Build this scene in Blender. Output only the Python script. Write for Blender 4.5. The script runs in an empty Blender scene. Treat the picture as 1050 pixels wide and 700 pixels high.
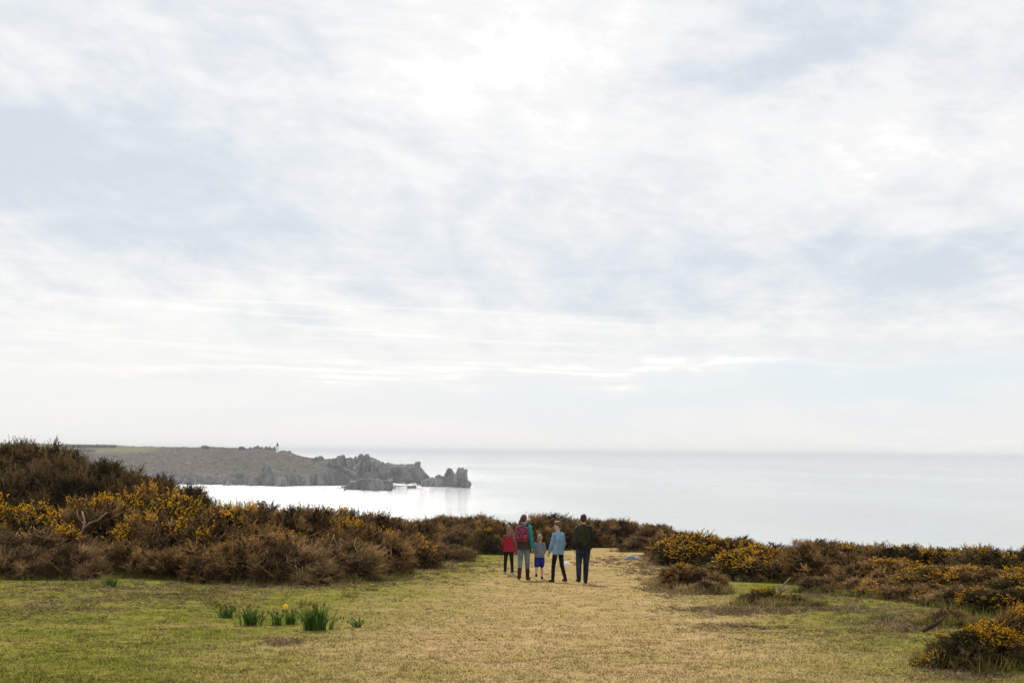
import bpy, bmesh, math, random
import numpy as np
from mathutils import Vector, Matrix, noise as mnoise

C = bpy.context
scene = C.scene
col = scene.collection
R = math.radians

# ------------------------------------------------------------------ camera
CAMZ = 50.0
cam_d = bpy.data.cameras.new('camera')
cam = bpy.data.objects.new('camera', cam_d)
col.objects.link(cam)
cam_d.lens = 50.0
cam_d.sensor_width = 36.0
cam_d.clip_start = 0.1
cam_d.clip_end = 400000.0
PITCH, ROLL = 4.43, 0.57
cam.matrix_world = (Matrix.Translation((0, 0, CAMZ)) @ Matrix.Rotation(R(90 + PITCH), 4, 'X')
                    @ Matrix.Rotation(R(ROLL), 4, 'Z'))
scene.camera = cam
CM = cam.matrix_world.copy()
FPX = 50.0 / 36.0 * 1050.0

def ray(px, py):
    """direction through a point of the 1050x700 photograph"""
    v = Vector(((px - 525.0) / FPX, -(py - 350.0) / FPX, -1.0))
    return (CM.to_3x3() @ v).normalized()

def at(px, py, d):
    v = ray(px, py)
    return Vector((0, 0, CAMZ)) + v * (d / v.y)

# ------------------------------------------------------------------ render / view
vs = scene.view_settings
scene.display_settings.display_device = 'sRGB'
vs.view_transform = 'Standard'
vs.look = 'None'
vs.gamma = 1.0
vs.use_curve_mapping = False
vs.exposure = 0.1
scene.render.engine = 'CYCLES'
scene.cycles.volume_bounces = 0
scene.cycles.max_bounces = 6
scene.cycles.diffuse_bounces = 3

# ------------------------------------------------------------------ node helpers
class NT:
    def __init__(self, tree):
        self.t = tree
        self.n = tree.nodes
        self.l = tree.links
    def new(self, typ, ins=None, **props):
        nd = self.n.new(typ)
        for k, v in props.items():
            setattr(nd, k, v)
        for k, v in (ins or {}).items():
            self.put(nd.inputs[k], v)
        return nd
    def put(self, sock, v):
        if isinstance(v, bpy.types.NodeSocket):
            self.l.new(v, sock)
        elif isinstance(v, bpy.types.Node):
            self.l.new(v.outputs[0], sock)
        else:
            sock.default_value = v
    def m(self, op, a, b=0.0, c=0.0, clamp=False):
        nd = self.n.new('ShaderNodeMath')
        nd.operation = op
        nd.use_clamp = clamp
        for i, v in enumerate((a, b, c)):
            self.put(nd.inputs[i], v)
        return nd.outputs[0]
    def mix(self, f, a, b, blend='MIX'):
        nd = self.n.new('ShaderNodeMix')
        nd.data_type = 'RGBA'
        nd.blend_type = blend
        self.put(nd.inputs[0], f)
        self.put(nd.inputs[6], a if isinstance(a, (bpy.types.NodeSocket, bpy.types.Node)) else tuple(a) + (1,) * (4 - len(a)))
        self.put(nd.inputs[7], b if isinstance(b, (bpy.types.NodeSocket, bpy.types.Node)) else tuple(b) + (1,) * (4 - len(b)))
        return nd.outputs[2]
    def ss(self, v, lo, hi, a=0.0, b=1.0):
        nd = self.n.new('ShaderNodeMapRange')
        nd.interpolation_type = 'SMOOTHSTEP'
        self.put(nd.inputs[0], v)
        nd.inputs[1].default_value = lo; nd.inputs[2].default_value = hi
        nd.inputs[3].default_value = a; nd.inputs[4].default_value = b
        return nd.outputs[0]
    def noise(self, vec, scale, detail=4.0, rough=0.55, dist=0.0):
        nd = self.n.new('ShaderNodeTexNoise')
        if vec is not None:
            self.put(nd.inputs['Vector'], vec)
        nd.inputs['Scale'].default_value = scale
        nd.inputs['Detail'].default_value = detail
        nd.inputs['Roughness'].default_value = rough
        nd.inputs['Distortion'].default_value = dist
        return nd.outputs[0]
    def vscale(self, vec, s):
        nd = self.n.new('ShaderNodeVectorMath')
        nd.operation = 'MULTIPLY'
        self.put(nd.inputs[0], vec)
        nd.inputs[1].default_value = s
        return nd.outputs[0]

def material(name, rough=0.9, spec=0.2):
    mt = bpy.data.materials.new(name)
    mt.use_nodes = True
    k = NT(mt.node_tree)
    p = mt.node_tree.nodes['Principled BSDF']
    p.inputs['Roughness'].default_value = rough
    p.inputs['Specular IOR Level'].default_value = spec
    return mt, k, p

def bump(k, p, height, strength, dist):
    b = k.new('ShaderNodeBump', {'Height': height, 'Strength': strength, 'Distance': dist})
    k.put(p.inputs['Normal'], b.outputs[0])

# ------------------------------------------------------------------ sun and sky
SUN_EL, SUN_AZ = 36.0, -9.0          # azimuth from +Y towards +X
sun_d = bpy.data.lights.new('sun', 'SUN')
sun_d.energy = 4.8
sun_d.angle = R(4.5)
sun_d.color = (1.0, 0.94, 0.84)
sun = bpy.data.objects.new('sun', sun_d)
col.objects.link(sun)
sdir = Vector((math.sin(R(SUN_AZ)) * math.cos(R(SUN_EL)), math.cos(R(SUN_AZ)) * math.cos(R(SUN_EL)), math.sin(R(SUN_EL))))
sun.rotation_euler = sdir.to_track_quat('Z', 'Y').to_euler()
sun.location = (0, 0, 120)

world = bpy.data.worlds.new('World')
scene.world = world
world.use_nodes = True
k = NT(world.node_tree)
k.n.clear()
gen = k.new('ShaderNodeTexCoord').outputs['Generated']
sep = k.new('ShaderNodeSeparateXYZ', {0: gen})
dx, dy, dz = sep.outputs[0], sep.outputs[1], sep.outputs[2]
az = k.m('ARCTAN2', dx, dy)
el = k.m('ARCSINE', dz)
zc = k.m('ADD', k.m('MAXIMUM', dz, 0.0), 0.10)
pu = k.m('DIVIDE', dx, zc)
pv = k.m('DIVIDE', dy, zc)
pl = k.new('ShaderNodeCombineXYZ', {0: pu, 1: pv, 2: 0.0}).outputs[0]
pstr = k.vscale(pl, (1.7, 0.8, 1.0))
n_big = k.noise(pstr, 0.95, 7.0, 0.56, 0.35)
n_fine = k.noise(k.vscale(pl, (2.4, 0.9, 1.0)), 2.0, 8.0, 0.6, 0.5)
n_puff = k.noise(k.new('ShaderNodeCombineXYZ', {0: k.m('ADD', k.m('MULTIPLY', az, 8.5), k.m('MULTIPLY', el, 6.0)), 1: k.m('MULTIPLY', el, 17.0), 2: 1.3}).outputs[0], 1.0, 8.0, 0.58, 0.8)
n_small = k.noise(k.new('ShaderNodeCombineXYZ', {0: k.m('ADD', k.m('MULTIPLY', az, 24.0), k.m('MULTIPLY', el, 14.0)), 1: k.m('MULTIPLY', el, 42.0), 2: 5.1}).outputs[0], 1.0, 7.0, 0.62, 0.5)
n_streak = k.noise(k.new('ShaderNodeCombineXYZ', {0: k.m('MULTIPLY', az, 9.0), 1: k.m('MULTIPLY', el, 75.0), 2: 3.7}).outputs[0], 1.0, 6.0, 0.6, 0.6)
w1 = k.noise(k.new('ShaderNodeCombineXYZ', {0: k.m('MULTIPLY', az, 9.0), 1: k.m('MULTIPLY', el, 26.0), 2: 0.0}).outputs[0], 1.0, 5.0, 0.6)
w2 = k.noise(k.new('ShaderNodeCombineXYZ', {0: k.m('MULTIPLY', az, 9.0), 1: k.m('MULTIPLY', el, 26.0), 2: 9.0}).outputs[0], 1.0, 5.0, 0.6)
azw = k.m('ADD', az, k.m('MULTIPLY', k.m('SUBTRACT', w1, 0.5), 0.16))
elw = k.m('ADD', el, k.m('MULTIPLY', k.m('SUBTRACT', w2, 0.5), 0.075))

def patch(px, py, rx, ry, amt, warped=True):
    v = ray(px, py)
    a0, e0 = math.atan2(v.x, v.y), math.asin(v.z)
    A, E = (azw, elw) if warped else (az, el)
    a = k.m('DIVIDE', k.m('SUBTRACT', A, a0), rx / FPX)
    e = k.m('DIVIDE', k.m('SUBTRACT', E, e0), ry / FPX)
    r2 = k.m('ADD', k.m('MULTIPLY', a, a), k.m('MULTIPLY', e, e))
    return k.m('MULTIPLY', k.m('POWER', 2.718, k.m('MULTIPLY', r2, -1.0)), amt)

val = k.m("ADD", 0.75, k.m('MULTIPLY', k.m('SUBTRACT', n_big, 0.5), 0.30))
val = k.m('ADD', val, k.m('MULTIPLY', k.m('SUBTRACT', n_fine, 0.5), 0.34))
val = k.m('ADD', val, k.m('MULTIPLY', k.m('SUBTRACT', n_puff, 0.5), 0.44))
val = k.m('ADD', val, k.m('MULTIPLY', k.m('SUBTRACT', n_small, 0.5), 0.30))
fade = k.ss(el, R(2.2), R(6.0))          # cloud texture calms towards the horizon
val = k.m('ADD', 0.79, k.m('MULTIPLY', k.m('SUBTRACT', val, 0.79), fade))
val = k.m('ADD', val, k.m('MULTIPLY', k.m('SUBTRACT', n_streak, 0.5), k.ss(el, R(0.5), R(5.0), 0.05, 0.12)))
for args in [(530, 40, 170, 80, 0.20), (500, 110, 150, 50, 0.05), (30, 150, 130, 40, -0.13), (180, 190, 270, 55, -0.13), (250, 110, 160, 40, -0.03), (330, 30, 120, 30, -0.05),
             (830, 48, 110, 28, -0.21), (720, 78, 80, 16, -0.11), (930, 255, 200, 20, -0.14), (800, 285, 230, 24, -0.09), (60, 330, 220, 26, 0.09),
             (930, 150, 220, 60, 0.06), (640, 190, 160, 60, 0.03), (240, 240, 220, 24, -0.06), (30, 30, 90, 40, 0.05), (760, 330, 320, 12, 0.06), (400, 290, 260, 30, -0.03)]:
    val = k.m('ADD', val, patch(*args))
n_wisp = k.noise(k.new('ShaderNodeCombineXYZ', {0: k.m('MULTIPLY', az, 5.0), 1: k.m('MULTIPLY', k.m('ADD', el, k.m('MULTIPLY', az, 0.02)), 150.0), 2: 6.1}).outputs[0], 1.0, 6.0, 0.6, 0.8)
wisp = k.m('MULTIPLY', k.m('ADD', patch(420, 380, 330, 9, 1.2), patch(720, 378, 150, 5, 1.5)), k.ss(n_wisp, 0.38, 0.56))
wisp2 = k.m('MULTIPLY', patch(300, 330, 420, 50, 0.7), k.ss(n_wisp, 0.50, 0.66))
wisp3 = patch(960, 452, 90, 5, 0.5)
val = k.m('ADD', val, k.m('MULTIPLY', k.m('ADD', k.m('ADD', wisp, wisp2), wisp3), 0.14))
greyt = k.ss(val, 0.93, 0.52)
ccol = k.mix(greyt, (0.895, 0.885, 0.875), (0.61, 0.67, 0.735))
glow = k.m('MAXIMUM', k.m('SUBTRACT', val, 0.88), 0.0)
ccol = k.mix(1.0, ccol, k.new('ShaderNodeCombineXYZ', {0: glow, 1: glow, 2: glow}).outputs[0], 'ADD')
blue = k.m('ADD', k.m('ADD', patch(930, 390, 170, 20, 0.8), patch(640, 412, 260, 24, 0.7)), patch(250, 420, 200, 14, 0.25), clamp=True)
sky = k.new('ShaderNodeTexSky', sky_type='NISHITA', sun_disc=False, sun_elevation=R(SUN_EL), sun_rotation=R(SUN_AZ), altitude=50.0)
# bright veil of thin cloud round the hidden sun, above the picture
sd = k.new('ShaderNodeVectorMath', operation='DOT_PRODUCT'); k.put(sd.inputs[0], gen); sd.inputs[1].default_value = sdir
veil = k.m('MULTIPLY', k.m('POWER', k.m('MAXIMUM', sd.outputs['Value'], 0.0), 150.0), 3.0)
ccol = k.mix(1.0, ccol, k.new('ShaderNodeCombineXYZ', {0: veil, 1: veil, 2: k.m('MULTIPLY', veil, 0.95)}).outputs[0], 'ADD')
skyc = k.mix(1.0, sky.outputs[0], (0.10, 0.10, 0.10), 'MULTIPLY')
ccol = k.mix(k.m('MULTIPLY', blue, 0.75), ccol, (0.67, 0.77, 0.84))
bgcol = k.mix(0.93, skyc, ccol)
bg = k.new('ShaderNodeBackground', {0: bgcol, 1: 1.0})
out = k.new('ShaderNodeOutputWorld', {0: bg.outputs[0]})

# ------------------------------------------------------------------ general mesh helpers
def tri_mesh(name, V, T, tint=None, smooth=False):
    V = np.asarray(V, dtype=np.float32); T = np.asarray(T, dtype=np.int32)
    me = bpy.data.meshes.new(name)
    me.vertices.add(len(V)); me.vertices.foreach_set('co', V.ravel())
    me.loops.add(T.size); me.loops.foreach_set('vertex_index', T.ravel())
    me.polygons.add(len(T)); me.polygons.foreach_set('loop_start', np.arange(0, T.size, T.shape[1], dtype=np.int32))
    if smooth:
        me.polygons.foreach_set('use_smooth', np.ones(len(T), dtype=bool))
    if tint is not None:
        a = me.attributes.new('tint', 'FLOAT', 'POINT')
        a.data.foreach_set('value', np.asarray(tint, dtype=np.float32))
    me.update(calc_edges=True)
    me.validate()
    return me

def link(name, me, mat=None, parent=None, loc=None):
    o = bpy.data.objects.new(name, me)
    col.objects.link(o)
    if mat is not None and me is not None and not me.materials:
        me.materials.append(mat)
    if parent is not None:
        o.parent = parent
    if loc is not None:
        o.location = loc
    return o

def tag(o, label=None, cat=None, group=None, kind=None):
    if label: o['label'] = label
    if cat: o['category'] = cat
    if group: o['group'] = group
    if kind: o['kind'] = kind
    return o

def empty(name, loc, rz=0.0, label=None, cat=None, group=None):
    o = bpy.data.objects.new(name, None)
    col.objects.link(o)
    o.empty_display_size = 0.2
    o.location = loc
    o.rotation_euler = (0, 0, rz)
    return tag(o, label, cat, group)

class Acc:
    """collects vertex / triangle / tint arrays"""
    def __init__(self):
        self.V, self.T, self.t, self.n = [], [], [], 0
    def add(self, V, T, t):
        V = np.asarray(V, float).reshape(-1, 3)
        self.V.append(V); self.T.append(np.asarray(T, int).reshape(-1, 3) + self.n)
        self.t.append(np.broadcast_to(np.asarray(t, float), (len(V),)) if np.ndim(t) == 0 else np.asarray(t, float).ravel())
        self.n += len(V)
    def mesh(self, name, smooth=False):
        return tri_mesh(name, np.concatenate(self.V), np.concatenate(self.T), np.concatenate(self.t), smooth)

def unit(a):
    return a / np.maximum(np.linalg.norm(a, axis=-1, keepdims=True), 1e-9)

def frames(D, rng):
    r = rng.normal(size=D.shape)
    U = unit(np.cross(D, r))
    return U, np.cross(D, U)

def shoots(acc, rng, P, D, L, W, tint, spines=4, spl=0.35):
    """thin pointed shoots with side spines; all arguments are arrays over the shoots"""
    n = len(P)
    D = unit(D); U, Wv = frames(D, rng)
    L = np.broadcast_to(L, (n,)); W = np.broadcast_to(W, (n,)); tint = np.broadcast_to(tint, (n,))
    ang = np.array([0, 2.094, 4.189])
    base = P[:, None] + W[:, None, None] * (np.cos(ang)[None, :, None] * U[:, None] + np.sin(ang)[None, :, None] * Wv[:, None])
    tip = (P + D * L[:, None])[:, None]
    V = np.concatenate([base, tip], 1)
    T = np.array([[0, 1, 3], [1, 2, 3], [2, 0, 3]])[None] + (np.arange(n) * 4)[:, None, None]
    acc.add(V, T, np.repeat(tint, 4))
    if spines:
        s = spines
        tt = (np.arange(s)[None] + rng.uniform(.1, .9, (n, s))) / s * 0.85 + 0.08
        a = rng.uniform(0, 6.283, (n, s))
        rad = np.cos(a)[..., None] * U[:, None] + np.sin(a)[..., None] * Wv[:, None]
        b = P[:, None] + D[:, None] * (L[:, None] * tt)[..., None]
        ln = (L[:, None] * spl * rng.uniform(.6, 1.2, (n, s)) * (1.15 - tt * 0.7))[..., None]
        tipv = b + (D[:, None] * .75 + rad * .75) * ln
        off = D[:, None] * (W[:, None, None] * 1.3) + 0 * b
        side = np.cross(D[:, None] + 0 * rad, rad) * W[:, None, None]
        V = np.stack([b - off * .6 - side, b + off * .6 + side, tipv], 2)
        T = np.arange(n * s * 3).reshape(-1, 3)
        acc.add(V, T, np.repeat(tint, s * 3))

def octs(acc, rng, P, r, tint):
    n = len(P)
    r = np.broadcast_to(r, (n,))
    o = np.array([[1, 0, 0], [-1, 0, 0], [0, 1, 0], [0, -1, 0], [0, 0, 1], [0, 0, -1]], float)
    f = np.array([[0, 2, 4], [2, 1, 4], [1, 3, 4], [3, 0, 4], [2, 0, 5], [1, 2, 5], [3, 1, 5], [0, 3, 5]])
    q = unit(rng.normal(size=(n, 3))); U, Wv = frames(q, rng)
    M = np.stack([q, U, Wv], 1)
    sc = rng.uniform(.6, 1.3, (n, 6, 1))
    V = P[:, None] + np.einsum('vk,nkj->nvj', o, M) * r[:, None, None] * sc
    T = f[None] + (np.arange(n) * 6)[:, None, None]
    acc.add(V, T, np.repeat(np.broadcast_to(tint, (n,)), 6))

def tube(acc, pts, radii, sides=6, tint=0.5):
    pts = np.asarray(pts, float); n = len(pts)
    tan = unit(np.gradient(pts, axis=0))
    ref = np.array([0.3, 0.2, 1.0]) if abs(tan[0][2]) < .8 else np.array([1.0, .2, 0])
    U = unit(np.cross(tan, ref)); W = np.cross(tan, U)
    a = np.arange(sides) / sides * 2 * np.pi
    V = pts[:, None] + np.asarray(radii)[:, None, None] * (np.cos(a)[None, :, None] * U[:, None] + np.sin(a)[None, :, None] * W[:, None])
    T = []
    for i in range(n - 1):
        for j in range(sides):
            p, q = i * sides + j, i * sides + (j + 1) % sides
            T += [[p, q, q + sides], [p, q + sides, p + sides]]
    V = np.concatenate([V.reshape(-1, 3), pts[:1], pts[-1:]])
    b, e = n * sides, n * sides + 1
    for j in range(sides):
        T += [[b, (j + 1) % sides, j], [e, (n - 1) * sides + j, (n - 1) * sides + (j + 1) % sides]]
    acc.add(V, T, tint)

def ico(sub):
    bm = bmesh.new(); bmesh.ops.create_icosphere(bm, subdivisions=sub, radius=1.0)
    V = np.array([v.co[:] for v in bm.verts]); T = np.array([[v.index for v in f.verts] for f in bm.faces])
    bm.free(); return V, T
ICO = {s: ico(s) for s in (2, 3, 4, 5)}

def fbm(p, o=4):
    return mnoise.fractal(Vector(p), 1.0, 2.0, o)

def sstep(a, b, x):
    t = min(max((x - a) / (b - a), 0.0), 1.0)
    return t * t * (3 - 2 * t)

# ------------------------------------------------------------------ ground
def path_x(y):
    return np.interp(y, [0, 14, 24, 36, 50, 75, 120], [0.2, 0.6, 0.8, 1.2, 2.0, 4.2, 8.0])

def ground(x, y):
    z = CAMZ - 1.60 - 0.0465 * y
    if y > 92:
        z -= 0.002 * (y - 92) ** 2 if y < 150 else 0.002 * 58 ** 2 + 0.30 * (y - 150)
    z += 3.6 * math.exp(-(((x + 27) / 11.0) ** 2 + ((y - 66) / 13.0) ** 2))
    z -= 0.035 * max(0.0, x - 9) * sstep(26, 44, y)
    z += 0.05 * fbm((x * .25, y * .25, 3.0), 3) + 0.02 * fbm((x * 1.1, y * 1.1, 8.0), 2)
    return max(z, -6.0)

def on_ground(px, py):
    v = ray(px, py)
    lo, hi = 3.0, 140.0
    y = lo
    while y < hi:
        p = Vector((0, 0, CAMZ)) + v * (y / v.y)
        if p.z <= ground(p.x, p.y):
            return Vector((p.x, p.y, ground(p.x, p.y)))
        y += 0.05
    return Vector((p.x, p.y, ground(p.x, p.y)))

def turf_color(k, geo):
    """turf colour from the place on the ground: worn straw path, mossy green sides"""
    pos = geo.outputs['Position']
    s = k.new('ShaderNodeSeparateXYZ', {0: pos})
    x, y = s.outputs[0], s.outputs[1]
    nl = k.noise(pos, 0.22, 4.0, 0.6)
    nm = k.noise(pos, 0.9, 5.0, 0.62)
    nf = k.noise(pos, 5.0, 5.0, 0.7)
    nv = k.noise(pos, 26.0, 3.0, 0.7)
    cx = k.m('ADD', 0.0, k.m('MULTIPLY', k.m('MULTIPLY', y, y), 0.0008))
    half = k.m('ADD', 3.05, k.m('MULTIPLY', y, -0.004))
    off = k.m('ABSOLUTE', k.m('SUBTRACT', k.m('SUBTRACT', x, 0.7), cx))
    rel = k.m('DIVIDE', off, half)
    rel = k.m('ADD', rel, k.m('MULTIPLY', k.m('SUBTRACT', nl, 0.5), 1.6))
    rel = k.m('ADD', rel, k.m('MULTIPLY', k.m('SUBTRACT', nm, 0.5), 0.9))
    worn = k.ss(rel, 1.70, 0.40)
    green = k.mix(k.ss(nm, 0.35, 0.68), (0.112, 0.136, 0.016), (0.240, 0.208, 0.046))
    green = k.mix(k.m('MULTIPLY', k.ss(nf, 0.42, 0.62), 0.75), green, (0.130, 0.112, 0.028))
    straw = k.mix(k.ss(nm, 0.3, 0.7), (0.400, 0.280, 0.138), (0.295, 0.225, 0.085))
    straw = k.mix(k.m('MULTIPLY', k.ss(nf, 0.45, 0.66), 0.35), straw, (0.280, 0.192, 0.090))
    c = k.mix(worn, green, straw)
    dry = k.ss(k.noise(k.vscale(pos, (0.5, 1.0, 1.0)), 1.7, 5.0, 0.65), 0.50, 0.62)
    c = k.mix(k.m('MULTIPLY', dry, 0.42), c, (0.245, 0.180, 0.070))
    spot = k.ss(k.noise(pos, 6.0, 5.0, 0.75), 0.57, 0.68)
    c = k.mix(k.m('MULTIPLY', spot, k.m('SUBTRACT', 0.42, k.m('MULTIPLY', worn, 0.24))), c, (0.085, 0.060, 0.028))
    c = k.mix(k.ss(nv, 0.35, 0.75), k.mix(1.0, c, (0.78, 0.78, 0.78), 'MULTIPLY'), k.mix(1.0, c, (1.2, 1.2, 1.2), 'MULTIPLY'))
    return c, nf, nv

m_turf, k, p = material('turf', 0.95, 0.0)
geo = k.new('ShaderNodeNewGeometry')
c, nf, nv = turf_color(k, geo)
k.put(p.inputs['Base Color'], c)
bump(k, p, k.m('ADD', k.m('MULTIPLY', nf, 0.6), k.m('MULTIPLY', nv, 0.4)), 0.45, 0.05)

def build_ground():
    ys = np.concatenate([np.linspace(-12, 9, 14), np.linspace(9.3, 80, 300), np.linspace(81, 200, 70), np.linspace(204, 420, 40)])
    us = np.concatenate([np.linspace(-2.2, -0.5, 30)[:-1], np.linspace(-0.5, 0.5, 180), np.linspace(0.5, 2.2, 30)[1:]])
    V = []
    for y in ys:
        for u in us:
            x = u * (14 + abs(y))
            V.append((x, y, ground(x, y)))
    nu = len(us); T = []
    for i in range(len(ys) - 1):
        for j in range(nu - 1):
            a = i * nu + j
            T.append((a, a + 1, a + nu + 1, a + nu))
    return tri_mesh('ground', V, T, smooth=True)
tag(link('ground', build_ground(), m_turf), kind='structure')

# ------------------------------------------------------------------ sea
m_sea, k, p = material('sea_water', 0.12, 0.5)
geo = k.new('ShaderNodeNewGeometry'); pos = geo.outputs['Position']
wind = k.noise(k.vscale(pos, (0.0010, 0.00028, 0.0)), 1.0, 6.0, 0.6)
sw = k.noise(k.vscale(pos, (0.02, 0.05, 0.0)), 1.0, 5.0, 0.6)
lane = k.noise(k.vscale(pos, (0.0035, 0.0013, 0.0)), 1.0, 6.0, 0.62)
chop = k.noise(k.vscale(pos, (0.12, 0.25, 0.0)), 1.0, 4.0, 0.6)
k.put(p.inputs['Base Color'], k.mix(k.m('ADD', k.m('MULTIPLY', wind, 0.5), k.m('MULTIPLY', lane, 0.5)), (0.25, 0.285, 0.295), (0.56, 0.585, 0.58)))
k.put(p.inputs['Roughness'], k.ss(k.m('ADD', k.m('MULTIPLY', wind, 0.5), k.m('MULTIPLY', lane, 0.5)), 0.38, 0.60, 0.085, 0.165))
p.inputs['IOR'].default_value = 1.33
bump(k, p, k.m('ADD', k.m('MULTIPLY', sw, 2.0), chop), 0.85, 1.3)
S = 120000.0
sea_me = tri_mesh('sea', [(-S, 30, 0), (S, 30, 0), (S, S, 0), (-S, S, 0)], [(0, 1, 2, 3)])
tag(link('sea', sea_me, m_sea), kind='structure')

# ------------------------------------------------------------------ headland
def sea_pt(px, py):
    v = ray(px, py)
    t = -CAMZ / v.z
    return Vector((0, 0, CAMZ)) + v * t

HX = [-260, 40, 100, 160, 220, 262, 290, 312, 332, 348, 372, 392, 410, 424, 432, 440]
HW = [494, 495.5, 496, 496.5, 497, 498.5, 499, 498, 498.2, 497, 496, 495.5, 495, 494, 493, 492]      # waterline
HC = [480, 482, 483, 484, 485, 486, 486.5, 487.5, 487, 486, 484, 482, 480, 480, 484, 490]            # top of the dark cliff
HR = [452, 454.5, 456, 458, 458.3, 459.6, 462.5, 468, 470.5, 470.5, 471, 474.5, 476.5, 476, 480, 489]  # skyline
HD = [420, 420, 420, 400, 360, 320, 280, 220, 170, 140, 130, 110, 90, 80, 60, 30]                    # depth of the ridge behind the shore
def build_headland():
    xs = np.concatenate([np.linspace(-260, 0, 60)[:-1], np.linspace(0, 440, 640)])
    fr = np.concatenate([[0], np.linspace(0.004, 0.10, 26), np.linspace(0.11, 0.75, 80), np.linspace(0.77, 1.0, 10), np.linspace(1.05, 1.9, 14)])
    V = []
    for px in xs:
        w = np.interp(px, HX, HW); cy = np.interp(px, HX, HC); ry = np.interp(px, HX, HR); dep = np.interp(px, HX, HD)
        jag = 1.2 * fbm((px * .06, 0, 4), 4)
        sp = sea_pt(px, w)
        vx = ray(px, w); vx = Vector((vx.x / vx.y, 1.0))
        y0 = sp.y; jd = -34 * fbm((px * .10, 1.3, 7), 5) - 10 * jag
        zc_ = at(px, cy, y0 + 0.08 * dep).z 
        zr = at(px, ry, y0 + dep).z
        rocky = sstep(318, 350, px)
        for f in fr:
            y = y0 + f * dep + (1 - min(1, f * 7)) * jd
            x = vx.x * y
            if f <= 0.10:
                t = f / 0.10
                z = -4 + (zc_ + 4) * (t ** (0.7))
                z += (t * (1 - t) * 4 + .3) * (3.5 * fbm((x * .05, y * .05, 2), 5)) * (1 if f > 0 else 0)
            elif f <= 1.0:
                t = (f - .10) / .90
                z = zc_ + (zr - zc_) * (t ** 0.85)
                z += (1 - t * .75) * (4.0 * fbm((x * .02, y * .02, 2), 6)) + 1.3 * fbm((x * .12, y * .12, 6), 3) * min(1, t * 8 + .3)
                r = abs(fbm((x * .045, y * .045, 11), 4))
                z += rocky * (3.0 - 9.0 * r) * (1 - t * .5) * min(1, t * 5 + .3)
            else:
                t = (f - 1.0) / .9
                z = zr + (-5 - zr) * t ** 1.5 + 2 * fbm((x * .02, y * .02, 2), 4) * (1 - t)
            V.append((x, y, z))
    n = len(fr); T = []
    for i in range(len(xs) - 1):
        for j in range(n - 1):
            a = i * n + j
            T.append((a, a + n, a + n + 1, a + 1))
    return tri_mesh('headland', V, T, smooth=False)

def rock_nodes(k, pos, dark=1.0):
    a = k.noise(k.vscale(pos, (1, 1, 0.55)), 0.055, 6.0, 0.65)
    b = k.noise(pos, 0.35, 4.0, 0.65)
    c = k.mix(k.ss(a, 0.36, 0.66), (0.085 * dark, 0.080 * dark, 0.084 * dark), (0.30 * dark, 0.275 * dark, 0.25 * dark))
    c = k.mix(k.ss(b, 0.52, 0.68), c, (0.05 * dark, 0.05 * dark, 0.052 * dark))
    return c, a, b

m_head, k, p = material('headland_heath', 0.95, 0.0)
geo = k.new('ShaderNodeNewGeometry'); pos = geo.outputs['Position']
s = k.new('ShaderNodeSeparateXYZ', {0: pos}); nz = k.new('ShaderNodeSeparateXYZ', {0: geo.outputs['True Normal']}).outputs[2]
rc, ra, rb = rock_nodes(k, pos, 0.8)
n1 = k.noise(pos, 0.012, 5.0, 0.6); n2 = k.noise(pos, 0.06, 5.0, 0.7); n3 = k.noise(pos, 0.25, 3.0, 0.6)
heath = k.mix(k.ss(n1, 0.42, 0.6), (0.150, 0.100, 0.082), (0.150, 0.120, 0.078))
heath = k.mix(k.ss(n2, 0.5, 0.66), heath, (0.070, 0.052, 0.048))
n4 = k.noise(pos, 0.028, 5.0, 0.65)
heath = k.mix(k.m('MULTIPLY', k.ss(n4, 0.48, 0.60), 0.7), heath, (0.075, 0.056, 0.054))
heath = k.mix(k.m('MULTIPLY', k.ss(n3, 0.55, 0.66), 0.7), heath, (0.34, 0.30, 0.26))
grn = k.m('MULTIPLY', k.ss(s.outputs[2], 34.0, 20.0), k.ss(n2, 0.38, 0.55))
heath = k.mix(k.m('MULTIPLY', grn, 0.6), heath, (0.150, 0.145, 0.080))
field = k.m('MULTIPLY', k.ss(s.outputs[0], -560.0, -600.0), k.ss(s.outputs[2], 38.0, 44.0))
heath = k.mix(k.m('MULTIPLY', field, 0.85), heath, k.mix(k.ss(n1, 0.4, 0.6), (0.16, 0.18, 0.065), (0.25, 0.23, 0.11)))
rk = k.m('MAXIMUM', k.ss(k.m('ADD', s.outputs[2], k.m('MULTIPLY', n2, 6.0)), 20.5, 17.0), k.ss(nz, 0.80, 0.60))
rk = k.m('MAXIMUM', rk, k.m('MULTIPLY', k.ss(s.outputs[0], -300.0, -240.0), k.ss(n2, 0.40, 0.5)))
heath = k.mix(1.0, heath, (0.72, 0.725, 0.74), 'MULTIPLY')
k.put(p.inputs['Base Color'], k.mix(rk, heath, rc))
bump(k, p, k.m('ADD', n2, rb), 0.6, 3.0)
tag(link('headland', build_headland(), m_head), kind='structure')

m_rock, k, p = material('sea_granite', 0.95, 0.02)
pos = k.new('ShaderNodeNewGeometry').outputs['Position']
rc, ra, rb = rock_nodes(k, pos, 0.95)
k.put(p.inputs['Base Color'], rc)
bump(k, p, k.m('ADD', ra, rb), 0.7, 2.5)

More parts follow.
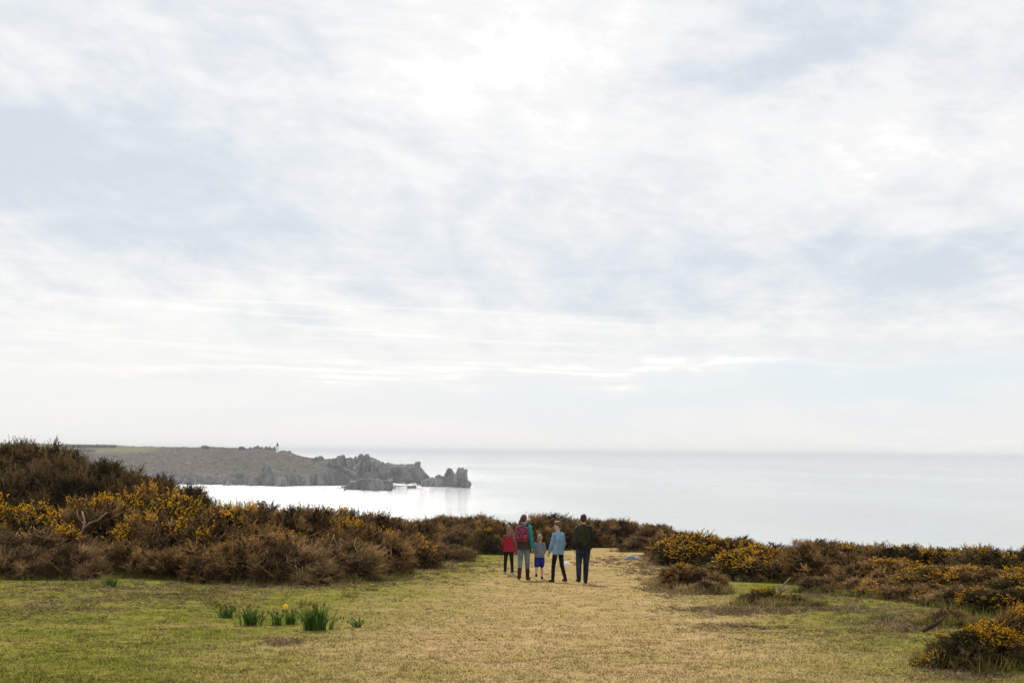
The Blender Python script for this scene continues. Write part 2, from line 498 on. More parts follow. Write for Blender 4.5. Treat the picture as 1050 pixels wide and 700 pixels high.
def rock_blocks(blocks, d, seed, depth=14.0, zlow=None):
    """blocky weathered granite: (px0, px1, ytop, ybottom) columns at distance d, each with real depth"""
    rng = np.random.default_rng(seed)
    acc = Acc(); IV, IT = ICO[3]
    sub = []
    for (x0, x1, yt, yb) in blocks:                                # each mass is jointed into leaning slabs
        sub.append((x0, x1, yt + (yb - yt) * .12, yb))
        nn = max(2, int((x1 - x0) * (min(yb, 500) - yt) / 16))
        for q in range(nn):
            c_ = rng.uniform(x0, x1); w_ = rng.uniform(.9, 2.6); e_ = abs(c_ - (x0 + x1) / 2) / ((x1 - x0) / 2)
            y_ = yt + (yb - yt) * (rng.uniform(0, .75) ** 1.3 * (.5 + .5 * e_) + .16 * e_ * e_)
            sub.append((max(c_ - w_, x0), min(c_ + w_, x1), y_, min(yb, y_ + rng.uniform(3, 10))))
    for bi, (x0, x1, yt, yb) in enumerate(sub):
        dd = d + rng.uniform(-6, 6)
        a, b = at((x0 + x1) / 2, yt, dd), at((x0 + x1) / 2, yb, dd)
        zb = b.z if (zlow is None or yb < 500) else zlow
        rx = abs(x1 - x0) / 2 / FPX * d * 1.08
        rz = (a.z - zb) / 2; ry = max(rx * rng.uniform(.8, 1.2), depth * .35)
        big = bi < 1 or (x1 - x0) > 5.5
        ry = max(rx * rng.uniform(.9, 1.5), depth * (.4 if big else .25)); dd -= 0 if big else rng.uniform(-.3, .45) * depth
        ctr = np.array([a.x, dd, (a.z + zb) / 2]); tw = rng.uniform(-.6, .6); tl = rng.normal(0, .14)
        q = np.sign(IV) * np.abs(IV) ** 0.5             # squared-off block
        V = q * np.array([rx, ry, rz])
        V = np.stack([V[:, 0] * math.cos(tw) - V[:, 1] * math.sin(tw) * .5 + V[:, 2] * tl, V[:, 1] * math.cos(tw) + V[:, 0] * math.sin(tw), V[:, 2]], 1)
        for i in range(len(V)):
            s_ = V[i] + ctr
            n = fbm((s_[0] * .11, s_[1] * .11, s_[2] * .10 + seed), 5)
            cr = abs(fbm((s_[0] * .2, s_[1] * .2, s_[2] * .14 + 9), 4))
            V[i] += IV[i] * (n * 0.45 - cr * .40 + .05) * min(rx, rz, 9)
        acc.add(V + ctr, IT, 0.5)
    return acc.mesh('rock')

def rock_thing(name, label, cat, blocks, d, seed, group=None, depth=14.0, zlow=None):
    me = rock_blocks(blocks, d, seed, depth, zlow)
    base = Vector(np.mean([at((b[0] + b[1]) / 2, b[3], d)[:] for b in blocks], axis=0).tolist())
    if zlow is not None: base.z = zlow
    me.transform(Matrix.Translation(-base))
    o = link(name, me, m_rock, loc=base)
    return tag(o, label, cat, group)

rock_thing('sea_stack', 'jagged twin towered rock stack standing in the sea off the headland tip', 'rock stack',
           [(433, 446, 489, 502), (440, 459, 487, 502), (455, 470, 484, 502), (456.5, 464.5, 480, 498), (464, 476, 486, 502), (470, 478.5, 477.5, 499), (472, 481.5, 491.5, 501), (447, 455, 485.5, 496)], 1990, 3, zlow=-4)
rock_thing('sea_islet', 'broad flat topped dark islet in the water before the headland tors', 'rock',
           [(358, 378, 490.5, 506), (366, 396, 488.8, 506), (386, 402, 490.5, 506), (354, 364, 496, 505)], 1800, 5, depth=30, zlow=-4)
rock_thing('sea_rock', 'small low dark rock in the gap before the sea stack', 'rock', [(417.5, 427, 496.3, 503)], 1900, 6, 'low rocks awash off the headland', zlow=-3)
rock_thing('sea_rock', 'tiny rock awash just left of the flat islet', 'rock', [(350.5, 355, 498.2, 503)], 1900, 7, 'low rocks awash off the headland', zlow=-3)
rock_thing('sea_rock', 'tiny rock awash just right of the flat islet', 'rock', [(400, 405, 498, 503)], 1890, 8, 'low rocks awash off the headland', zlow=-3)
rock_thing('rock_tor', 'largest domed granite tor on the headland crest, nearest the thin pinnacle', 'rock',
           [(367, 379, 463.8, 490), (373, 386, 467.5, 492), (383, 394.5, 471.5, 492), (390, 402, 474.5, 494), (371, 392, 478, 497)], 2060, 11, 'granite tors on the headland crest', depth=26)
rock_thing('rock_pinnacle', 'thin upright granite pinnacle beside the domed tor', 'rock', [(363.8, 366.6, 466.8, 478)], 2070, 12, depth=4)
rock_thing('rock_tor', 'low lumpy row of boulders on the crest left of the pinnacle', 'rock',
           [(340, 347, 467.5, 480), (345, 354, 465.8, 480), (355, 362, 467.5, 480), (336, 342, 469.5, 480)], 2080, 13, 'granite tors on the headland crest')
rock_thing('rock_tor', 'knobbly rock ridge running out to the headland tip', 'rock',
           [(402, 412, 475.5, 494), (407, 416, 475, 494), (412, 424, 475.5, 494), (420, 433, 477, 495), (428, 440, 484, 497), (398, 408, 477, 495)], 2040, 14, 'granite tors on the headland crest', depth=26)
rock_thing('rock_block', 'square perched block on the ridge at the headland tip', 'rock', [(425.2, 431.2, 471.2, 480)], 2042, 15, depth=8)
rock_thing('rock_tor', 'small pointed outcrop on the slope right of the lighthouse', 'rock', [(324, 332, 466.8, 476), (319, 323, 468.5, 476)], 2150, 16, 'granite tors on the headland crest')
rock_thing('rock_tor', 'grey outcrop low on the shore under the lighthouse', 'rock', [(269, 277, 473, 500), (274, 288, 480, 501), (284, 297, 485, 501)], 1975, 17, 'granite tors on the headland crest', depth=24)

def scattered_boulders():
    rng = np.random.default_rng(21); acc = Acc(); IV, IT = ICO[2]
    me = bpy.data.objects['headland'].data
    co = np.empty(len(me.vertices) * 3, np.float32); me.vertices.foreach_get('co', co); co = co.reshape(-1, 3)
    ok = np.where((co[:, 2] > 14) & (co[:, 0] > -640) & (co[:, 0] < -170))[0]
    for i in rng.choice(ok, 700):
        c = co[i]
        if fbm((c[0] * .012, c[1] * .012, 4), 3) < rng.uniform(-.5, .45): continue
        r = rng.uniform(.8, 2.6)
        V = IV * r * np.array([rng.uniform(.8, 1.6), 1, rng.uniform(.5, 1.0)]) * rng.uniform(.7, 1.25, (len(IV), 1))
        acc.add(V + c, IT, .5)
    return acc.mesh('boulder_scatter')
tag(link('boulder_scatter', scattered_boulders(), m_rock), 'grey boulders strewn over the headland heath', 'boulders', kind='stuff')

# trees / scrub on the headland skyline
m_scrub, k, p = material('far_scrub', 0.95, 0.1)
pos = k.new('ShaderNodeNewGeometry').outputs['Position']
k.put(p.inputs['Base Color'], k.mix(k.noise(pos, 0.4, 4.0), (0.050, 0.056, 0.042), (0.110, 0.105, 0.075)))
def far_scrub(name, label, cat, x0, x1, yt, yb, d, seed, group=None):
    rng = np.random.default_rng(seed); acc = Acc()
    n = max(3, int((x1 - x0) * 0.9)); IV, IT = ICO[3]
    for i in range(n):
        px = x0 + (i + rng.uniform(.2, .8)) / n * (x1 - x0)
        yy = yt + rng.uniform(0, (yb - yt) * .45)
        a, b = at(px, yy, d), at(px, yb, d)
        rz = (a.z - b.z) / 2 + .3; rx = rng.uniform(1.6, 2.8)
        V = IV * np.array([rx, rx * 1.3, rz])
        for j in range(len(V)):
            V[j] *= 1 + .45 * fbm((V[j][0] * .6 + i * 7, V[j][1] * .6, V[j][2] * .6), 3)
        acc.add(V + np.array([a.x, d + rng.uniform(-4, 4), (a.z + b.z) / 2]), IT, .5)
    me = acc.mesh('scrub'); base = at((x0 + x1) / 2, yb, d)
    me.transform(Matrix.Translation(-base))
    return tag(link(name, me, m_scrub, loc=base), label, cat, group)
far_scrub('hedgerow', 'long dark hedgerow along the skyline of the far left fields', 'hedge', 58, 118, 455.3, 458.5, 2330, 1)
far_scrub('hedgerow', 'dark hedge slanting across the green field on the far headland', 'hedge', 66, 98, 460.5, 462.4, 2250, 2)
far_scrub('scrub_thicket', 'small square dark thicket alone on the headland skyline', 'bush', 208, 214.5, 456.3, 460, 2290, 3, 'thickets on the headland skyline')
far_scrub('scrub_thicket', 'tiny thicket on the skyline left of the lighthouse trees', 'bush', 246, 250.5, 457, 461, 2260, 4, 'thickets on the headland skyline')
far_scrub('scrub_thicket', 'long dark belt of trees reaching up to the lighthouse', 'bush', 256, 282, 457, 463.5, 2250, 5, 'thickets on the headland skyline')
far_scrub('scrub_thicket', 'low scrub on the slope just right of the lighthouse', 'bush', 285, 297, 461.5, 466.5, 2210, 6, 'thickets on the headland skyline')

# lighthouse
m_white, k, p = material('white_paint', 0.6, 0.3)
k.put(p.inputs['Base Color'], k.mix(k.noise(k.new('ShaderNodeTexCoord').outputs['Object'], 0.8, 4.0), (0.74, 0.74, 0.72), (0.84, 0.84, 0.82)))
m_black, k, p = material('black_ironwork', 0.5, 0.4)
k.put(p.inputs['Base Color'], k.mix(k.noise(None, 3.0), (0.03, 0.03, 0.035), (0.06, 0.06, 0.065)))
m_pane, k, p = material('lantern_glass', 0.1, 0.5)
k.put(p.inputs['Base Color'], k.mix(k.noise(None, 2.0), (0.05, 0.06, 0.07), (0.09, 0.1, 0.11)))
def lathe(prof, sides=24):
    acc = Acc()
    pr = np.array(prof, float); n = len(pr)
    a = np.arange(sides) / sides * 2 * np.pi
    V = np.stack([pr[:, None, 0] * np.cos(a), pr[:, None, 0] * np.sin(a), pr[:, None, 1] + 0 * a], -1).reshape(-1, 3)
    T = []
    for i in range(n - 1):
        for j in range(sides):
            p_, q = i * sides + j, i * sides + (j + 1) % sides
            T += [[p_, q, q + sides], [p_, q + sides, p_ + sides]]
    acc.add(V, T, .5)
    return acc.mesh('lathe')
lb = at(284.3, 464.5, 2180)
lh = empty('lighthouse', lb, 0, 'white lighthouse tower with dark lantern on the headland skyline', 'lighthouse')
link('tower', lathe([(0, 0), (2.5, 0), (2.5, .6), (2.2, .7), (1.55, 10.6), (1.6, 10.9), (0, 10.9)]), m_white, lh)
link('gallery', lathe([(0, 10.9), (2.2, 10.9), (2.2, 11.2), (2.05, 11.2), (2.05, 12.0), (2.0, 12.0), (2.0, 11.25), (0, 11.25)]), m_black, lh)
lr = link('lantern_room', lathe([(1.4, 11.25), (1.4, 14.0), (0, 14.0)], 12), m_pane, lh)
link('dome', lathe([(1.6, 14.0), (1.5, 14.4), (1.0, 15.1), (.35, 15.6), (.2, 16.2), (.08, 17.0), (0, 17.0)]), m_black, lh)

# surf along the rocks
m_foam, k, p = material('white_surf', 0.8, 0.2)
pos = k.new('ShaderNodeNewGeometry').outputs['Position']
k.put(p.inputs['Base Color'], k.mix(k.noise(pos, 0.15, 4.0), (0.80, 0.82, 0.83), (0.62, 0.68, 0.70)))
def surf():
    acc = Acc(); rng = np.random.default_rng(9)
    runs = [([(140, 496.6), (200, 497.1), (240, 497.8), (285, 499.5), (330, 499), (356, 499)], 1.0), ([(352, 502), (365, 503.2), (395, 503), (405, 500)], .35), ([(408, 497), (418, 499), (428, 499), (434, 499.5)], .6),
            ([(434, 499.8), (460, 500), (485, 499.5)], .3), ([(414, 494.2), (424, 494), (433, 494.5)], .8)]
    for pts, wd in runs:
        pts = np.array(pts)
        xs = np.arange(pts[0, 0], pts[-1, 0], 0.8)
        for x in xs:
            y = np.interp(x, pts[:, 0], pts[:, 1])
            c = sea_pt(x, y - .4)
            for q in range(3):
                ln = rng.uniform(4, 32) * wd * (0.35 + max(0, .8 + 1.6 * fbm((x * .08, q * 3, 1), 3)))
                off = rng.uniform(0, 90) * wd * (q > 0)
                w = rng.uniform(.6, 1.8)
                cc = np.array([c.x + rng.uniform(-1, 1), c.y - off + 12, 0.06 + .02 * q])
                a = np.arange(7) / 7 * 6.283 + rng.uniform(0, 1)
                rr = rng.uniform(.6, 1.1, 7)
                V = np.stack([cc[0] + np.cos(a) * w * rr * 2, cc[1] - ln / 2 + np.sin(a) * rr * ln / 2, cc[2] + 0 * a + rng.uniform(0, .3)], 1)
                V = np.concatenate([V, [[cc[0], cc[1] - ln / 2, cc[2] + .5]]])
                acc.add(V, [[i, (i + 1) % 7, 7] for i in range(7)], .5)
    return acc.mesh('surf')
tag(link('surf', surf(), m_foam), 'white surf breaking along the foot of the headland', 'surf', kind='stuff')

# ------------------------------------------------------------------ haze over the sea
m_haze = bpy.data.materials.new('haze'); m_haze.use_nodes = True
kk = NT(m_haze.node_tree); kk.n.clear()
pv = kk.new('ShaderNodeVolumePrincipled', {'Color': (0.86, 0.91, 0.965, 1), 'Density': 9e-5, 'Anisotropy': 0.0})
kk.new('ShaderNodeOutputMaterial', {'Volume': pv.outputs[0]})
hb = bmesh.new(); bmesh.ops.create_cube(hb, size=1.0)
hz = bpy.data.meshes.new('haze'); hb.to_mesh(hz); hb.free()
zlo, zhi = -8.0, 75.0
hz.transform(Matrix.Translation((0, S / 2 - 100, (zlo + zhi) / 2)) @ Matrix.Diagonal((2 * S + 2000, S + 2000, zhi - zlo, 1)))
tag(link('haze', hz, m_haze), 'thin pale sea haze over the water', 'haze', kind='stuff')

# ------------------------------------------------------------------ gorse
def foliage_mat(name, c0, c1, c2, rough=0.85):
    mt, k, p = material(name, rough, 0.02)
    t = k.new('ShaderNodeAttribute', attribute_name='tint').outputs['Fac']
    r = k.new('ShaderNodeObjectInfo').outputs['Random']
    t = k.m('ADD', t, k.m('MULTIPLY', k.m('SUBTRACT', r, 0.5), 0.22), clamp=True)
    ramp = k.new('ShaderNodeValToRGB', {0: t})
    e = ramp.color_ramp.elements
    e[0].position, e[0].color = 0.0, c0 + (1,)
    e[1].position, e[1].color = 1.0, c2 + (1,)
    m_ = e.new(0.5); m_.color = c1 + (1,)
    pos = k.new('ShaderNodeNewGeometry').outputs['Position']
    n = k.noise(pos, 3.0, 3.0)
    c = k.mix(k.ss(n, .3, .7), k.mix(1.0, ramp.outputs[0], (.8, .8, .8), 'MULTIPLY'), k.mix(1.0, ramp.outputs[0], (1.2, 1.2, 1.2), 'MULTIPLY'))
    k.put(p.inputs['Base Color'], c)
    return mt
def translucent(mt, f):
    t = mt.node_tree; p = t.nodes['Principled BSDF']; k = NT(t)
    tr = k.new('ShaderNodeBsdfTranslucent')
    k.l.new(p.inputs['Base Color'].links[0].from_socket, tr.inputs[0])
    mx = k.new('ShaderNodeMixShader', {0: f, 1: p.outputs[0], 2: tr.outputs[0]})
    k.l.new(mx.outputs[0], t.nodes['Material Output'].inputs[0])
M = {
    'brown': foliage_mat('gorse_brown', (0.020, 0.012, 0.004), (0.140, 0.078, 0.026), (0.390, 0.235, 0.090)),
    'green': foliage_mat('gorse_green', (0.017, 0.016, 0.004), (0.070, 0.054, 0.017), (0.215, 0.145, 0.060)),
    'dark': foliage_mat('gorse_dark', (0.018, 0.014, 0.004), (0.078, 0.052, 0.018), (0.215, 0.130, 0.055)),
    'feather': foliage_mat('gorse_withered', (0.032, 0.020, 0.008), (0.180, 0.106, 0.042), (0.440, 0.285, 0.130)),
}
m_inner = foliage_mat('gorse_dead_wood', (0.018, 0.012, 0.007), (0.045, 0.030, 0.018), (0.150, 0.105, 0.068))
m_flower, k, p = material('gorse_flower', 0.7, 0.03)
t = k.new('ShaderNodeAttribute', attribute_name='tint').outputs['Fac']
k.put(p.inputs['Base Color'], k.mix(t, (0.78, 0.40, 0.006), (0.96, 0.64, 0.016)))
translucent(m_flower, .35)
for q in M.values(): translucent(q, .12)
m_deadwood, k, p = material('bare_branch', 0.85, 0.15)
tc = k.new('ShaderNodeTexCoord').outputs['Object']
n = k.noise(k.vscale(tc, (3, 3, 1)), 6.0, 4.0)
k.put(p.inputs['Base Color'], k.mix(n, (0.13, 0.09, 0.065), (0.34, 0.26, 0.20)))
bump(k, p, n, .5, .02)

def lobes_for(rng, kind):
    L = [(np.array([rng.uniform(-.2, .2), rng.uniform(-.2, .2), .50]), np.array([.75, .7, rng.uniform(.7, .9)]))]
    n = rng.integers(9, 14)
    for i in range(n):
        a = i / n * 6.283 + rng.uniform(-.4, .4)
        rr = rng.uniform(.35, 1.0)
        r = rng.uniform(.22, .50)
        L.append((np.array([math.cos(a) * rr, math.sin(a) * rr, rng.uniform(.12, 1.05) * (1.2 - rr * .7)]), np.array([r * rng.uniform(.8, 1.3), r * rng.uniform(.8, 1.3), r * rng.uniform(.7, 1.1)])))
    L = [(np.array([c[0], c[1], min(c[2], 1.12 - r[2] * .9)]), r) for c, r in L]
    return L

def sample_lobes(rng, L, n, shrink=1.0):
    area = np.array([l[1][0] * l[1][2] for l in L]); area /= area.sum()
    P, N = [], []
    while sum(map(len, P)) < n:
        idx = rng.choice(len(L), n * 2, p=area)
        c = np.array([L[i][0] for i in idx]); r = np.array([L[i][1] for i in idx]) * shrink
        d = unit(rng.normal(size=(n * 2, 3)))
        q = c + d * r * rng.uniform(.86, 1.03, (n * 2, 1)); nn = unit(d / r)
        ok = q[:, 2] > 0.02
        for i, (c2, r2) in enumerate(L):
            ins = (((q - c2) / (r2 * .86)) ** 2).sum(1) < 1
            ok &= ~(ins & (idx != i))
        P.append(q[ok]); N.append(nn[ok])
    return np.concatenate(P)[:n], np.concatenate(N)[:n]

def gorse_proto(seed, kind, tufts=560, per=11, fine=1.0):
    """one gorse bush about 2.2 m wide and 1.5 m high: foliage, inner twigs, thick and thin flowering"""
    rng = np.random.default_rng(seed)
    L = lobes_for(rng, kind)
    lean = np.array([rng.uniform(.05, .3), rng.uniform(-.1, .1), 0])
    P, N = sample_lobes(rng, L, tufts)
    fol = Acc(); inner = Acc(); fl_h = Acc(); fl_l = Acc()
    up = np.array([0, 0, 1.0])
    patchn = np.array([fbm((q[0] * 1.6 + seed, q[1] * 1.6, q[2] * 1.6), 3) for q in P])
    ttint = np.clip(.48 + patchn * .8 + rng.normal(0, .24, tufts) + (P[:, 2] - .8) * -.10, 0, 1)
    P = P + N * rng.normal(0, .055, (tufts, 1)) + rng.normal(0, .02, (tufts, 3))
    tsz = rng.uniform(.6, 1.6, tufts)
    n = tufts * per
    ti = np.repeat(np.arange(tufts), per)
    rs = rng.normal(size=(n, 3))
    if kind == 'feather':
        D = N[ti] * .6 + up * .35 + rs * .42 + lean * 2.2
        Ls = rng.uniform(.14, .32, n) * fine ** .5; Wd = .007 * fine
    else:
        D = N[ti] * .8 + up * .22 + rs * .55 + lean * 1.0
        Ls = rng.uniform(.11, .25, n) * fine ** .6; Wd = .011 * fine
    Ls = Ls * tsz[ti]
    Ps = P[ti] + rs * (.045 * tsz[ti])[:, None] - unit(D) * Ls[:, None] * .45
    st = np.clip(ttint[ti] + rng.normal(0, .13, n), 0, 1)
    shoots(fol, rng, Ps, D, Ls, Wd, st, spines=5 if fine >= 1 else 9, spl=.38 if kind != 'feather' else .2)
    # stray leaders breaking the outline
    ns = 22
    q, nn = sample_lobes(rng, L, ns)
    shoots(fol, rng, q, nn * .5 + up * .8 + rng.normal(size=(ns, 3)) * .3 + lean, rng.uniform(.08, .18, ns), .009 * fine, rng.uniform(.2, .9, ns), spines=9, spl=.22)
    # bare bleached twigs lying through the surface
    q, nn = sample_lobes(rng, L, 120, 1.03)
    for a, b in zip(q, nn):
        dr = unit(np.cross(b, rng.normal(size=3)) + b * .35 + np.array([.2, 0, .35])); ln = rng.uniform(.2, .55)
        t = np.linspace(-.5, .5, 5)[:, None]
        tube(fol, a + dr * t * ln + np.cross(dr, b) * (t ** 2) * rng.uniform(-.5, .5) * ln, np.linspace(.012, .005, 5) * fine, 4, rng.uniform(.85, 1.0))
    # interior: dead needles and wood
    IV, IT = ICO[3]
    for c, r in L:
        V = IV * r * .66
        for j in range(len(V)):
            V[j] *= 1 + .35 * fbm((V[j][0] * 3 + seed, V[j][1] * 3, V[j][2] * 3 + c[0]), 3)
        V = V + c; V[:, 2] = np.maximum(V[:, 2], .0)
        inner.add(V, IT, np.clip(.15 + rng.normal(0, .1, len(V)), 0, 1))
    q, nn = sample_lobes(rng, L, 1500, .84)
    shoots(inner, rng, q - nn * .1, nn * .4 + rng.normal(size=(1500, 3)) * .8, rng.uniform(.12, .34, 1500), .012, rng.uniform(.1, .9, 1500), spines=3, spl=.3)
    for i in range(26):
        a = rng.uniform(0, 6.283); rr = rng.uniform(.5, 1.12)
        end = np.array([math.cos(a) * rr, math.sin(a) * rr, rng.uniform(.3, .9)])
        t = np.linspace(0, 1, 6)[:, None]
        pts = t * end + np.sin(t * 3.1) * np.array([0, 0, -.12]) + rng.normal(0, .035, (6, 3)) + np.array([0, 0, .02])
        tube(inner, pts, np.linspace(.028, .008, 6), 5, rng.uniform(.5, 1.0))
    # flowers
    fn = np.array([fbm((q[0] * 1.1 + seed * 3.1, q[1] * 1.1, q[2] * .9 + 5), 2) for q in P])
    for acc, thr, take in ((fl_h, .07 if fine >= 1 else -.12, .85), (fl_l, .20, .65)):
        score = fn + (P[:, 2] - .80) * .75
        sel = (score > thr) & (rng.uniform(size=tufts) < take)
        if kind == 'brown' or kind == 'feather':
            sel &= rng.uniform(size=tufts) < .8
        pick = sel[ti] & (rng.uniform(size=n) < .68)
        b, d_, l_ = Ps[pick], unit(D[pick]), Ls[pick]
        if not len(b):
            b, d_, l_ = Ps[:20], unit(D[:20]), Ls[:20]
        for q in range(4):
            f_ = rng.uniform(.55, 1.08, len(b))
            octs(acc, rng, b + d_ * (l_ * f_)[:, None] + rng.normal(0, .011, (len(b), 3)), rng.uniform(.012, .020, len(b)) * (.75 if fine < 1 else 1), rng.uniform(0, 1, len(b)))
    ht = float(np.percentile(np.concatenate(fol.V)[:, 2], 99.93))
    return dict(kind=kind, fol=fol.mesh('foliage'), inner=inner.mesh('inner_twigs'), heavy=fl_h.mesh('flowers'), light=fl_l.mesh('flowers'), h=ht, w=2.3)

PROTO = {'brown': [gorse_proto(s, 'brown') for s in (11, 12, 13, 14)],
         'green': [gorse_proto(s, 'green') for s in (21, 22, 23, 24)],
         'dark': [gorse_proto(s, 'dark') for s in (31, 32, 33)],
         'feather': [gorse_proto(s, 'feather') for s in (41, 42, 43)],
         'near': [gorse_proto(s, 'green', 700, 16, .55) for s in (51, 52)],
         'nearbrown': [gorse_proto(53, 'feather', 700, 16, .55)]}
MATK = {'near': 'green', 'nearbrown': 'feather'}
GROUPS = {'LF': 'gorse bushes in front of the left bank', 'LB': 'flowering gorse along the top of the left bank', 'LH': 'dark gorse on the rise at far left',
          'FAR': 'gorse along the cliff edge behind the family', 'RB': 'gorse on the skyline at right', 'RF': 'gorse along the right edge of the clearing', 'LOW': 'low gorse clumps on the turf'}
brng = random.Random(5)
count = {}
def bush(px, d, ytop, wpx, kind, fl, grp, label, flat=1.0, depthf=1.0):
    protos = PROTO[kind]; i = count.get(kind, 0); count[kind] = i + 1
    pr = protos[i % len(protos)]
    top = at(px, ytop, d)
    zb = ground(top.x, d)
    h = max(0.3, top.z - zb + 0.06)
    w = wpx / FPX * d
    root = empty('gorse_bush', (top.x, d, zb - 0.05), brng.uniform(-.8, .8), label, 'gorse bush', GROUPS[grp])
    sw = w / pr['w'] * 1.38
    root.scale = (sw, sw * depthf, h / pr['h'])
    link('foliage', pr['fol'], M[MATK.get(kind, kind)], root)
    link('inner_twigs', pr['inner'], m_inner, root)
    if fl:
        link('flowers', pr['heavy' if fl == 2 else 'light'], m_flower, root)
    return root

